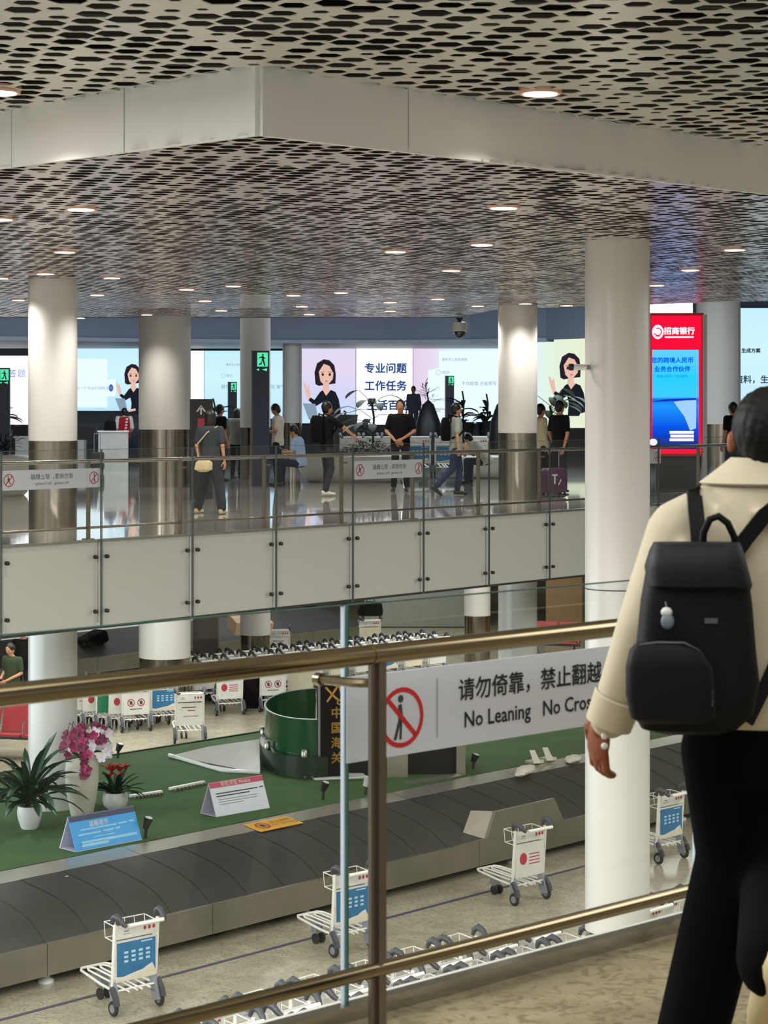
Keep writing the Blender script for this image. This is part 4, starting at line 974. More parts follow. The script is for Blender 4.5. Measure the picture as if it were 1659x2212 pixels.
BT = mat('trousers_black', '070708', .95, 0, .1, 8, .2, spec=.08)
b = MB(); b.loft([(B(1660, 1700), X, Y_, .14, .11), (B(1658, 1640), X, Y_, .185, .135), (B(1656, 1560), X, Y_, .175, .125), (B(1655, 1520), X, Y_, .165, .12)], 24)
b.capsule(hipL+Vector((.0, 0, 0)), knL, .112, .095, 16); b.capsule(knL, anL+Vector((.01, 0, .03)), .095, .085, 16)
b.capsule(hipR, knR, .115, .10, 16); b.capsule(knR, anR, .10, .085, 16)
link_mesh('trousers', remeshed(b, .011, 4), BT, bo)
for a_, f_ in ((anL, Vector((-.1, 1, 0))), (anR, Vector((0, .75, -.65)))):
    q = MB(); f = f_.normalized(); sd = f.cross(Vector((0, 0, 1))).normalized(); up = sd.cross(f)
    q.loft([(a_-f*.08-up*.03, sd, up, .025, .04), (a_-f*.06-up*.035, sd, up, .04, .055), (a_+f*.03-up*.035, sd, up, .046, .055), (a_+f*.12-up*.055, sd, up, .05, .036), (a_+f*.19-up*.06, sd, up, .042, .026), (a_+f*.215-up*.065, sd, up, .02, .015)], 14)
    q.build('shoe', mat('shoe_cream', 'c9b890', .5), bo)
q = MB(); q.ell(head+Vector((0, -.012, .008)), (.092, .106, .105), 22, 14); q.ell(head+Vector((0, -.032, -.035)), (.076, .07, .075), 18, 12)
hm2 = remeshed(q, .007, 2)
for v_ in hm2.vertices: v_.co += v_.normal*(.0013*math.sin(v_.co.x*210+v_.co.z*60)*math.sin(v_.co.z*130+v_.co.y*90)+R.uniform(-.001, .001))
link_mesh('hair', hm2, mat('hair_foreground', '070606', .6, 0, .3, 60, .4, spec=.2), bo)
q = MB()
for s_ in (-1, 1): q.ell(head+Vector((s_*.03, .088, -.005)), (.012, .007, .008), 8, 6)
q.build('eyes', EYEM, bo)
# backpack: its own thing, worn on the back
bk_ = empty('backpack', bo.location+B(1500, 1380, -.26), 0, 'black backpack with flap, round front pocket and grab loop, worn by the foreground walker', 'backpack')
oo = -B(1500, 1380, -.26)
def K(px, py, dy=0): return B(px, py, dy)+oo
NY = mat('backpack_nylon', '07080b', .65, 0, .15, 10, .3, spec=.2)
NY2 = mat('backpack_flap', '0c1017', .6, 0, .15, 10, .25, spec=.25)
def slab(rows, d0, d1, seg=6):
    """rows: (y_px, x_left, x_right, bulge) -> rounded bag body; front (towards the camera) bulges"""
    rings = []
    for py, xl, xr, bu in rows:
        dm = (d0+d1)/2; c = K((xl+xr)/2, py, dm); w2 = (xr-xl)/2/BS*(by+dm)/by
        pts = []
        for a in range(24):
            t = 2*math.pi*a/24; cx_, cy_ = math.cos(t), math.sin(t)
            px_ = math.copysign(abs(cx_)**.55, cx_)*w2; py_ = math.copysign(abs(cy_)**.6, cy_)
            pts.append(c+Vector((px_, py_*(d1-d0)/2*bu, 0)))
        rings.append(pts)
    q = MB(); vs = [p for r in rings for p in r]; n = len(rings); s = 24
    fs = [(i*s+k_, i*s+(k_+1) % s, (i+1)*s+(k_+1) % s, (i+1)*s+k_) for i in range(n-1) for k_ in range(s)]+[tuple(range(s-1, -1, -1)), tuple(range((n-1)*s, n*s))]
    q.add(vs, fs); return q
q = slab([(1583, 1425, 1560, .4), (1572, 1385, 1590, .8), (1540, 1366, 1625, .95), (1470, 1364, 1638, 1), (1400, 1375, 1630, 1.0), (1300, 1385, 1622, 1), (1230, 1397, 1612, .9), (1195, 1405, 1606, .75), (1178, 1412, 1600, .5)], -.30, -.155)
q.build('bag_body', NY, bk_)
q = slab([(1290, 1500, 1612, .15), (1278, 1440, 1618, .5), (1262, 1400, 1622, .95), (1225, 1394, 1612, 1), (1190, 1404, 1604, .8), (1172, 1412, 1598, .5)], -.325, -.16)
q.build('flap', NY2, bk_)
q = slab([(1562, 1385, 1530, .4), (1550, 1362, 1545, .9), (1500, 1352, 1545, 1), (1440, 1352, 1538, 1), (1405, 1360, 1515, .9), (1388, 1375, 1480, .5)], -.365, -.28)
pk = q.build('front_pocket', NY, bk_)
q = MB(); q.tube([K(1382, 1393, -.338), K(1420, 1388, -.343), K(1478, 1389, -.343), K(1508, 1404, -.345), K(1526, 1432, -.345), K(1533, 1500, -.345)], .0035, 8); q.build('zip', mat('zip_dark', '4a4d52', .35, .7), pk)
q = MB(); q.box(K(1534, 1508, -.35), (.012, .006, .035)); q.build('zip_pull', mat('zip_dark', '4a4d52', .35, .7), pk, smooth=False)
q = MB(); q.box(K(1536, 1341, -.302), (.03, .004, .012)); q.build('badge', mat('badge_dull', '555960', .4, .6), bk_, smooth=False)
q = MB(); q.tube([K(1517, 1190, -.2), K(1520, 1150, -.215), K(1533, 1122, -.22), K(1552, 1115, -.22), K(1572, 1130, -.22), K(1586, 1160, -.215), K(1592, 1195, -.2)], .0085, 10); q.build('grab_loop', NY, bk_)
def strap(pts, w0, th=.008):
    q = MB(); n = len(pts); vs = []
    for i, p in enumerate(pts):
        t = (pts[min(i+1, n-1)]-pts[max(i-1, 0)]).normalized(); sd = t.cross(Vector((0, 1, .15))).normalized(); up = sd.cross(t).normalized()
        for a_, b_ in ((-1, -1), (1, -1), (1, 1), (-1, 1)): vs.append(p+sd*a_*w0/2+up*b_*th/2)
    fs = [(4*i+j, 4*i+(j+1) % 4, 4*i+4+(j+1) % 4, 4*i+4+j) for i in range(n-1) for j in range(4)]+[(3, 2, 1, 0), (4*n-4, 4*n-3, 4*n-2, 4*n-1)]
    q.add(vs, fs); return q.build('shoulder_strap', NY, bk_)
strap([K(1512, 1200, -.17), K(1508, 1150, -.155), K(1503, 1100, -.135), K(1500, 1068, -.085), K(1498, 1058, -.03), K(1500, 1075, .05)], .036)
strap([K(1585, 1200, -.17), K(1610, 1165, -.16), K(1650, 1115, -.16), K(1700, 1075, -.13), K(1730, 1060, -.05), K(1740, 1075, .05)], .036)
strap([K(1615, 1560, -.2), K(1645, 1500, -.17), K(1675, 1430, -.15), K(1720, 1380, -.1)], .028)
q = MB(); q.ell(K(1440, 1322, -.325), (.013, .010, .011), 10, 8); ch = q.build('charm', mat('charm_white', 'd0d0cc', .6), bk_)
q = MB(); q.ell(K(1442, 1342, -.327), (.015, .011, .018), 10, 8); q.build('charm', mat('charm_grey_blue', '65747e', .6), bk_)
q = MB(); q.tube([K(1438, 1300, -.31), K(1440, 1312, -.322)], .0015, 6); q.build('charm_cord', DARKG, bk_)
# ------------------------------------------------------------------ luggage trolleys
AD_BLUE = mat('ad_blue', '2f6f9c', .4, 0, .1, 5); AD_SAND = mat('ad_sand', 'd6cfb8', .5); AD_TXT = mat('ad_text', 'a8cfe4', .5); AD_RED = mat('ad_red', 'b03444', .5); AD_GREEN = mat('ad_green', '1f7a55', .45); AD_WHITE = mat('ad_white', 'd8d6d2', .45)
def trolley(kind, label, group=None):
    """origin on the floor between the rear wheels; +y is forward"""
    t = empty('luggage_trolley', (0, 0, 0), 0, label, 'trolley', group)
    for s in (-1, 1):
        q = MB(); q.M = Matrix.Translation((s*.285, 0, .078)) @ Matrix.Rotation(pi/2, 4, 'Y'); q.lathe([(.045, -.016), (.07, -.018), (.078, -.01), (.078, .01), (.07, .018), (.045, .016)], 18); w_ = q.build('wheel', RUB, t)
        q = MB(); q.M = Matrix.Translation((s*.285, 0, .078)) @ Matrix.Rotation(pi/2, 4, 'Y'); q.lathe([(.044, -.019), (.044, .019)], 14); q.build('hub', GREYP, w_)
        q = MB(); q.prism([(-.055, .085), (.045, .06), (.10, .22), (.085, .34), (.03, .36)], -.02, .02); q.v = [(s*.285+s*(z*1.0)-s*.035, x, y) for x, y, z in q.v]
        q.build('wheel_housing', mat('housing_grey', '8a8e95', .4), t, smooth=False)
        q = MB(); q.prism([(-.09, .12), (-.06, .20), (.015, .30), (.04, .27), (-.02, .18), (-.045, .10)], -.026, .026); q.v = [(s*.285+z, x, y) for x, y, z in q.v]
        q.build('fender', DARKG, t, smooth=False)
        q = MB(); q.add([(s*.265+a*.011, y+b*.02, z) for z, y in ((.24, .05), (.93, .0)) for a, b in ((-1, -1), (1, -1), (1, 1), (-1, 1))], [(3, 2, 1, 0), (4, 5, 6, 7)]+[(i, (i+1) % 4, (i+1) % 4+4, i+4) for i in range(4)]); q.build('post', TROLW, t, smooth=False)
        q = MB(); q.tube([(s*.262, .05, .93), (s*.268, .035, .985), (s*.268, -.02, 1.02), (s*.262, -.08, 1.0), (s*.25, -.13, .955), (s*.235, -.16, .935)], 0, 10, True, [.018, .03, .034, .032, .027, .02]); q.build('grip', DARKG, t)
    q = MB()
    q.tube([(-.25, .04, .24), (-.235, .3, .255), (-.19, .74, .30), (-.15, .80, .305), (.15, .80, .305), (.19, .74, .30), (.235, .3, .255), (.25, .04, .24)], .0145, 7)
    q.build('base_frame', TROLW, t)
    for s in (-1, 1):
        q = MB(); q.tube([(s*.03, -.06, .235), (s*.03, .70, .30), (s*.055, .75, .305), (s*.10, .75, .305), (s*.125, .70, .30), (s*.13, -.06, .235)], .0115, 6); q.build('shelf_rod', TROLW, t)
    q = MB(); q.tube([(-.27, .02, .24), (.27, .02, .24)], .012, 7); q.build('cross_bar', TROLW, t)
    q = MB(); q.box((0, .63, .20), (.10, .09, .16)); q.build('caster_fork', GREYP, t, smooth=False)
    for s in (-1, 1):
        q = MB(); q.M = Matrix.Translation((s*.045, .60, .06)) @ Matrix.Rotation(pi/2, 4, 'Y'); q.lathe([(.03, -.012), (.06, -.012), (.06, .012), (.03, .012)], 14); q.build('caster_wheel', RUB, t)
    q = MB(); q.tube([(-.2, -.165, .94), (.22, -.165, .94)], .021, 10); q.build('handle_bar', mat('handle_white', 'f0efe8', .25), t)
    q = MB(); q.box((.0, .0, .84), (.51, .012, .14)); 
    pl = q.build('icon_plate', AD_WHITE, t, smooth=False)
    flat(pl, 'icons', [(AD_RED, disc(.10+.055*i, .845, .019, .022, 8)) for i in range(3)]+[(GREYP, rect(-.16, .84, -.10, .852)), (GREYP, rect(-.18, .815, -.08, .82))], (0, -.008, 0), step=0)
    q = MB()
    q.tube([(-.25, .01, .74), (-.25, .2, .76), (.25, .2, .76), (.25, .01, .74)], .006, 6); q.tube([(-.25, .02, .9), (-.25, .22, .92), (.25, .22, .92), (.25, .02, .9)], .006, 6)
    for x in (-.25, -.12, 0, .12, .25): q.tube([(x, .2, .76), (x, .22, .92)], .004, 5)
    q.build('wire_basket', TROLW, t)
    q = MB(); q.box((0, .012, .54), (.5, .012, .42)); bd = q.build('ad_board', {'blue': AD_WHITE, 'white': AD_WHITE, 'round': AD_WHITE, 'green': AD_GREEN, 'plain': AD_WHITE, 'sand': AD_SAND}[kind], t, smooth=False)
    d = .004
    if kind == 'blue':
        wave = [(.24, .36), (.2, .44), (.14, .42), (.08, .39), (0, .38), (-.08, .365), (-.16, .35), (-.24, .36)]
        flat(bd, 'print', [(AD_BLUE, [(-.24, .73), (.24, .73)]+[(x, z+.03) for x, z in wave])]+[(AD_TXT, rect(-.15+.09*i, .61-.045*j, -.10+.09*i, .635-.045*j)) for i in range(4) for j in range(3)]+[(AD_TXT, rect(.06, .7, .2, .715))]+[(AD_SAND, [(x, z) for x, z in wave]+[(-.24, .335), (.24, .335)])], (0, d-.0005, 0), step=.0004)
    elif kind == 'round':
        flat(bd, 'print', [(AD_RED, disc(-.12, .56, .065, .075, 16))]+[(AD_RED, rect(-.02, .60-.04*j, .17, .612-.04*j)) for j in range(4)], (0, d, 0), step=.0004)
    elif kind == 'white':
        P = []
        for cx in (-.1, .1): P += [(AD_RED, p) for p in ring_poly(cx, .56, .058, .075, 16)]+[(AD_RED, line_poly([(cx-.05, .61), (cx+.05, .51)], .014)[0]), (INK, disc(cx, .56, .03, .04, 8))]
        P += [(INK, rect(-.12, .43, .12, .445))]; flat(bd, 'print', P, (0, d, 0), step=.0004)
    elif kind == 'plain':
        flat(bd, 'print', [(INK, rect(-.15, .66, .12, .675)), (AD_RED, rect(-.04, .6, .1, .62)), (INK, rect(-.12, .5, .16, .51))], (0, d, 0), step=.0004)
    return t
PROT = {}
def put(kind, x, y, rz, label, z=LOW, group=None):
    if kind not in PROT: o = PROT[kind] = trolley(kind, label, group)
    else:
        o = copy_tree(PROT[kind]); o['label'] = label
        if 'group' in o: del o['group']
        if group: o['group'] = group
    if group: o['group'] = group
    o.location = (x, y, z); o.rotation_euler = (0, 0, rz); return o
ATR = math.radians(43)
ORD = ['first', 'second', 'third', 'fourth', 'fifth', 'sixth', 'seventh', 'eighth', 'ninth', 'tenth', 'eleventh', 'twelfth', 'thirteenth', 'fourteenth']
def wheels(x0, y0, x1, y1):
    a, c = W(x0, y0, LOW), W(x1, y1, LOW); m = (a+c)/2; return m.x, m.y, math.atan2(c.y-a.y, c.x-a.x)
x, y, a = wheels(243, 2196, 346, 2172); put('blue', x, y, a, 'luggage trolley with blue advert, alone at the lower left beside the carousel')
x, y, a = wheels(723, 2068, 800, 2050); put('blue', x, y, a, 'luggage trolley with blue advert, seen through the glass left of the near post')
x, y, a = wheels(1110, 1957, 1181, 1941); put('round', x, y, a, 'luggage trolley with red round emblem, standing before the raised steel guard')
x, y, a = wheels(1418, 1868, 1482, 1852); put('blue', x, y, a, 'luggage trolley with blue advert, between nearest column and the walker')
# three nested ranks of parked trolleys below the near railing: columns step along the row, ranks nest into each other
U = Vector((.682, .731, 0)); N_ = Vector((-.731, .682, 0)); AU = math.atan2(U.y, U.x)
hA = W(880, 2113, LOW+.94)                       # handle of the middle rank seen at this pixel
base = Vector((hA.x, hA.y, 0))+N_*.165
for r_, (rn, n0, n1) in enumerate((('rank nearest the railing', -4, 4), ('middle rank', -4, 4), ('rank farthest from the railing', -3, 3))):
    for i in range(n0, n1):
        p = base+U*(.685*i)+N_*(.39*(r_-1)) + (U*.05 if r_ == 0 else U*0)
        put('plain' if (i+r_) % 2 else 'round', p.x, p.y, AU, 'parked luggage trolley, %s from left in the %s' % (ORD[i-n0], rn), group='nested trolleys below the near railing')
for i, (px, py) in enumerate(((1425, 1962), (1462, 1945))):
    h = W(px, py, LOW+.94); put('plain', h.x+N_.x*.16, h.y+N_.y*.16, AU, 'parked luggage trolley right of the nearest column, %s' % ('nearer one', 'farther one')[i], group='nested trolleys below the near railing')
# nested row by the left column
x, y, a = wheels(266, 1584, 322, 1578); b0 = Vector((x, y, 0)); AR = math.radians(24)
for i, kd in enumerate(('white', 'round', 'green', 'round', 'plain', 'round')):
    p = b0+Vector((-.27, .16, 0))*i
    put(kd, p.x, p.y, AR, 'luggage trolley, %s from right in the nested row beside the left column' % ORD[i], group='nested trolleys behind the left column')
p = W(355, 1572, LOW)
for i, kd in enumerate(('blue', 'blue', 'plain')): put(kd, p.x-.22*i, p.y+.3*i, AR, 'luggage trolley %s in the short row below the widest column' % ORD[i], group='nested trolleys below the widest column')
p = W(410, 1606, LOW); put('plain', p.x, p.y, math.radians(16), 'luggage trolley standing alone at the edge of the green turf, right of the short row')
# long nested ranks along the second carousel
c0, c1 = Vector((-3.75, 43.2, 0)), Vector((1.9, 48.2, 0)); UD = unit(c0, c1); ND2 = Vector((-UD.y, UD.x, 0)); AUD = math.atan2(UD.y, UD.x)
for r_, rn in enumerate(('front rank', 'middle rank', 'back rank')):
    for i in range(10):
        p = c0+UD*(.74*i)+ND2*(.42*r_)
        put(('plain', 'round', 'sand')[(i+r_) % 3] if i != 7 else 'blue', p.x, p.y, AUD, 'luggage trolley, %s from left in the %s beside the second carousel' % (ORD[i], rn), group='nested trolleys along the second carousel')
p = WY(602, 1345, 49.2); put('plain', p.x, 49.2, .2, 'luggage trolley standing against the second carousel, right of the cardboard box')
p = WY(800, 1338, 52); put('sand', p.x, 51.5, .3, 'luggage trolley with a black bag on top at the end of the second carousel')
q = MB(); q.loft([((0, 0, 0), X, Y_, .3, .15), ((0, 0, .12), X, Y_, .32, .17), ((.02, 0, .3), X, Y_, .27, .14), ((.03, 0, .36), X, Y_, .12, .06)], 16)
q.tube([(-.1, 0, .34), (-.06, 0, .45), (.08, 0, .45), (.12, 0, .34)], .012, 6); tag(q.build('travel_bag', BLACKC, None, (p.x, 51.6, LOW+1.03)), 'black travel bag lying on the trolley at the end of the second carousel', 'bag')
for i, px in enumerate((497, 530+60, 650)):
    p = W(px, 1545-i*8, LOW); put(('round', 'white', 'sand')[i], p.x, p.y, .35, 'luggage trolley %s, under the top handrail' % ('left of the black suitcase', 'right of the black suitcase with icon board', 'with a blank beige board')[i])
# trolleys of the upper floor behind the curved bench
for i, px in enumerate((760, 800, 840, 905, 965, 1030)):
    p = WY(px, 940, 47.0+.15*i); put(('plain', 'round', 'plain', 'blue', 'blue', 'sand')[i], p.x, p.y, .08, 'upper floor luggage trolley, %s from left behind the curved white benches' % ORD[i], 0, group='trolleys behind the curved benches')

# ------------------------------------------------------------------ near carousel
BELT = mat('belt_rubber', '3a3a38', .42, 0, .12, 1.2, spec=.5)
car = empty('baggage_carousel', (CA.x, CA.y, LOW), AC, 'large baggage carousel with sloping dark belt and brushed steel sides', 'carousel')
L0, L1 = -9, 26
OZ, IZ, IW, SW = .45, .85, 1.23, 1.56
n = 0; x = L0
while x < L1:                                                      # overlapping belt plates with slightly curved leading edges
    q = MB(); K_ = 6; vs = []
    for e, zz in ((0, .0), (.615, .0)):
        for k_ in range(K_+1):
            f = k_/K_; vs.append((x+e+.16*math.sin(pi*f), IW*f, OZ+(IZ-OZ)*f+(.005 if e == 0 else .0)))
    q.add(vs, [(k_, K_+1+k_, K_+2+k_, k_+1) for k_ in range(K_)]); q.build('belt_plate', BELT, car, smooth=False); x += .6
q = MB(); q.box(((L0+L1)/2, IW/2, .28), (L1-L0, IW, .3)); q.build('belt_bed', BLACK, car, smooth=False)
x = L0
while x < L1:
    q = MB(); q.box((x+1.2, -.02, .28), (2.392, .03, .33)); q.box((x+1.2, -.015, .452), (2.392, .05, .014)); q.build('side_panel', STEELD, car, smooth=False)
    q = MB(); q.add([(x, IW, IZ), (x+2.392, IW, IZ), (x+2.392, SW, IZ+.05), (x, SW, IZ+.05), (x, IW, IZ-.03), (x+2.392, IW, IZ-.03)], [(0, 1, 2, 3), (4, 5, 1, 0)]); q.build('inner_strip', mat('strip_steel', 'c4c2b8', .27, .7, .05, 2), car, smooth=False); x += 2.4
for x in range(-8, 26, 4):
    q = MB(); q.lathe([(.09, 0), (.09, .03), (.04, .06), (.04, .12)], 12); q.build('foot', WHITEG, car, (x+.7, .12, 0))
q = MB(); q.box(((L0+L1)/2, .6, .05), (L1-L0, .5, .1)); q.build('base', BLACK, car, smooth=False)
# raised guard plate
def CL(px, py, z): p = W(px, py, z)-Vector((CA.x, CA.y, 0)); return p.x*CD.x+p.y*CD.y
g0_, g1_ = CL(1040, 1812, LOW+.45), CL(1200, 1775, LOW+.45)
q = MB(); q.prism([(g0_, .46), (g1_+.1, .46), (g1_-.12, .80), (g0_+.18, .80)], -.05, .0); q.v = [(x, z+.0, y) for x, y, z in q.v]; q.build('guard_plate', STEELD, car, smooth=False)
q = MB(); q.add([(g0_+.18, 0, .8), (g0_, 0, .46), (g0_-.15, .25, .52), (g0_+.02, .25, .8)], [(0, 1, 2, 3)]); q.build('guard_flap', STEELD, car, smooth=False)
# deck of the island and its turf
TURF = mat('turf_green', '37582a', .9, 0, .18, 1.3, .2)
def tp(px, py, z=LOW+.9): return W(px, py, z)
isl = MB(); isl.M = frame(Vector((CA.x, CA.y, 0)), CD)
isl.box(((L0+L1)/2, (SW+6.6)/2, LOW+.45), (L1-L0, 6.6-SW, .88)); structure(isl.build('floor', mat('island_core', '4a4d45', .7), smooth=False))
isl = MB(); isl.M = frame(Vector((CA.x, CA.y, 0)), CD); nx_, ny_ = 70, 16
vs = []
for i in range(nx_+1):
    for j in range(ny_+1): vs.append((L0+(L1-L0)*i/nx_, SW+(6.7-SW)*j/ny_, LOW+.90+R.random()*.006))
isl.add(vs, [(i*(ny_+1)+j, (i+1)*(ny_+1)+j, (i+1)*(ny_+1)+j+1, i*(ny_+1)+j+1) for i in range(nx_) for j in range(ny_)])
tf = isl.build('artificial_turf', TURF, smooth=True); tag(tf, 'green artificial turf covering the island inside the carousel', 'turf', kind='stuff')
q = MB(); q.M = frame(Vector((CA.x, CA.y, 0)), CD); q.box(((L0+L1)/2, 6.72, LOW+.75), (L1-L0, .05, .34)); q.M = Matrix(); structure(q.build('trim_7', mat('turf_edge', '2c3a22', .8), smooth=False))
TZ = LOW+.905
# grey ramp hood let into the turf
hd_ = empty('ramp_hood', tp(470, 1640), AC, 'pale grey wedge-shaped hood rising from the turf beside the green glass curve', 'hood')
def HL(px, py, z): p = W(px, py, z)-hd_.location; return (p.x*CD.x+p.y*CD.y, -p.x*CD.y+p.y*CD.x)
a_, b_, c_, d_ = HL(366, 1636, TZ), HL(480, 1668, TZ), HL(562, 1672, TZ), HL(560, 1640, TZ)
q = MB(); q.add([(*a_, .02), (*b_, .02), (*c_, .02), (*HL(560, 1596, TZ+.35), .35), (*HL(450, 1612, TZ+.2), .2), (*HL(366, 1632, TZ+.05), .05)], [(0, 1, 2, 3, 4, 5)]); q.build('hood_plate', mat('hood_grey', 'b5b2aa', .35, .1), hd_, smooth=False)
q = MB(); q.tube([(*a_, .04), (*b_, .03), (*c_, .03)], .03, 8); q.build('hood_lip', WHITEG, hd_)
# low pale slotted bars on the turf
for i, (x0, y0, x1, y1) in enumerate(((281, 1726, 349, 1716), (367, 1710, 440, 1695))):
    a, c = tp(x0, y0), tp(x1, y1); d = unit(a, c); o = empty('floor_grille', (a+c)/2+Vector((0, 0, .01)), math.atan2(d.y, d.x), 'low white slotted bar lying on the turf, %s' % ('nearer the red flowers', 'nearer the white notice card')[i], 'grille')
    L = (c-a).length; q = MB(); q.box((0, 0, .03), (L, .06, .03)); q.build('bar', WHITEG, o, smooth=False)
    q = MB()
    for k_ in range(9): q.box((-L/2+L*(k_+.5)/9, -.05, .012), (.03, .07, .024))
    q.build('teeth', mat('grille_brown', '6b6450', .6), o, smooth=False)
# curved green glass screen with its lower band
GG = mat('dark_green_glass', '0f4c2b', .14, 0, .05, 2); 
gc = tp(684, 1640); gs = empty('curved_glass_screen', gc, 0, 'curved dark green glass screen around the luggage inlet on the turf', 'glass screen')
s_ = F/gc.y; rr_ = 112/s_; EL = 2.1
def curve_wall(prof, a0, a1, m, name):
    q = MB(); q.lathe(prof, 40, (0, 0, 0), math.radians(a0), math.radians(a1), False); q.v = [(x, y*EL, z) for x, y, z in q.v]; return q.build(name, m, gs)
curve_wall([(rr_, .3), (rr_, .84), (rr_-.015, .84), (rr_-.015, .3)], 95, 285, GG, 'upper_glass')
curve_wall([(rr_+.008, .835), (rr_+.008, .85), (rr_-.023, .85), (rr_-.023, .835)], 95, 285, EDGEG, 'top_edge')
curve_wall([(rr_+.07, .06), (rr_+.07, .32), (rr_-.02, .34), (rr_-.02, .06)], 120, 285, mat('band_dark_green', '0e2a19', .3), 'lower_band')
for a in (170, 215, 262):
    q = MB(); q.lathe([(.05, .28), (.05, .36), (.03, .39)], 12); q.build('clamp', STEEL, gs, ((rr_+.06)*math.cos(math.radians(a)), (rr_+.06)*EL*math.sin(math.radians(a)), .05))
for a in (185, 225, 262):
    q = MB(); q.lathe([(.025, 0), (.025, .12)], 10); q.build('leg', STEEL, gs, ((rr_)*math.cos(math.radians(a)), (rr_)*EL*math.sin(math.radians(a)), .0))
# dark inlet housing, grey cheeks
si = 149.5; ip = Vector(((840-CX)/si, F/si, TZ)); ih = empty('luggage_inlet', ip, math.radians(4), 'black luggage inlet box with grey steel cheeks behind the warning sign', 'inlet')
def ix(px): return (px-840)/si
q = MB(); q.box((ix(839), .75, .62), (ix(985)-ix(692), 1.5, 1.24)); q.build('box', mat('inlet_black', '0a0a0b', .6, spec=.2), ih, smooth=False)
q = MB(); q.box((ix(671), .1, .24), (.29, .3, .48)); q.build('cheek', mat('cheek_grey', '5c5c5c', .4, .5), ih, smooth=False)
q = MB(); q.box((ix(856), -.12, .21), (.30, .2, .42)); q.build('cheek', STEELD, ih, smooth=False)
q = MB(); q.box((ix(995), .2, .32), (.13, .6, .64)); q.build('cheek', STEELD, ih, smooth=False)
# banner stand
p = tp(718, 1682); bn = empty('banner_stand', p, math.radians(12), 'black roll-up banner with gold writing on a pale base on the turf', 'banner')
s = F/p.y; h_ = 216/s; w_ = 52/s
q = MB(); q.box((0, 0, h_/2+.03), (w_, .015, h_)); q.build('banner', mat('banner_black', '0d0b12', .85, spec=.1), bn, smooth=False)
q = MB(); q.box((-w_/2-.02, 0, h_/2), (.03, .03, h_+.02)); q.build('banner_pole', GREYP, bn, smooth=False)
q = MB(); q.box((.1, .05, .02), (w_*2.2, .28, .03)); q.build('foot', WHITEG, bn, smooth=False)
GOLD = mat('print_gold', 'c8963a', .45, .3); z = h_
flat(bn, 'emblem', [(GOLD, p_) for p_ in line_poly([(-.10, z-.12), (.02, z-.25), (.1, z-.32)], .03)+line_poly([(.08, z-.1), (.0, z-.22), (-.08, z-.33)], .03)+ring_poly(.1, z-.34, .02, .04, 10)+line_poly([(.02, z-.09), (.1, z-.12), (.12, z-.19)], .025)], (0, -.01, 0), step=0)
for i, ch_ in enumerate('中国海关'): text(ch_, .17, GOLD, bn, (.06, -.012, z-.5-i*.215), bold=.004)
# steel flap plate over the belt
a, b2, c, d = [W(x_, y_, LOW+zz) for x_, y_, zz in ((875, 1687, .93), (990, 1670, .93), (1017, 1686, .84), (905, 1712, .84))]
q = MB(); m = (a+c)/2; vs = [tuple(v-m) for v in (a, b2, c, d)]; q.add(vs+[(x_, y_, z_-.02) for x_, y_, z_ in vs], [(3, 2, 1, 0), (4, 5, 6, 7)]+[(i, (i+1) % 4, (i+1) % 4+4, i+4) for i in range(4)])
tag(q.build('steel_flap', mat('flap_steel', 'c9c8bd', .25, .8), None, m, smooth=False), 'bright folding steel flap plate where the inlet meets the carousel belt', 'plate')
# sticker labels on the inner strip
def sticker(px0, px1, py, label, txt):
    a, c = W(px0, py, LOW+.87), W(px1, py-17 if px1-px0 > 60 else py-10, LOW+.87); m = (a+c)/2; o = empty('warning_sticker', m+Vector((0, 0, .014)), AC, label, 'sticker')
    L = (c-a).length*.97; q = MB(); q.add([(-L/2, -.17, -.035), (L/2, -.17, -.035), (L/2, .15, .012), (-L/2, .15, .012)]+[(-L/2, -.17, -.04), (L/2, -.17, -.04), (L/2, .15, .007), (-L/2, .15, .007)], [(0, 1, 2, 3), (7, 6, 5, 4), (0, 4, 5, 1), (1, 5, 6, 2), (2, 6, 7, 3), (3, 7, 4, 0)]); q.build('plate', mat('sticker_yellow', 'e0a838', .5), o, smooth=False)
    q = MB(); tl = math.atan2(.047, .32)
    mk = flat(o, 'prohibition_mark', [(AD_RED, p_) for p_ in ring_poly(-L*.25, 0, .085, .105, 18)+line_poly([(-L*.25-.06, .06), (-L*.25+.06, -.06)], .02)]+[(INK, disc(-L*.25, 0, .035, .05, 10))], (0, -.01, -.006), step=0, tilt=-pi/2+tl)
    if txt: text('禁止攀爬\nNo climbing', .09, mat('sticker_ink', '9a7020', .5), o, (L*.2, -.01, -.004), tilt=-pi/2+tl)
sticker(535, 643, 1788, 'yellow prohibition sticker on the steel strip below the white notice card', True)
sticker(1408, 1452, 1606, 'yellow sticker on the carousel strip right of the nearest column', False)
p = WY(587, 1324, 53.5)

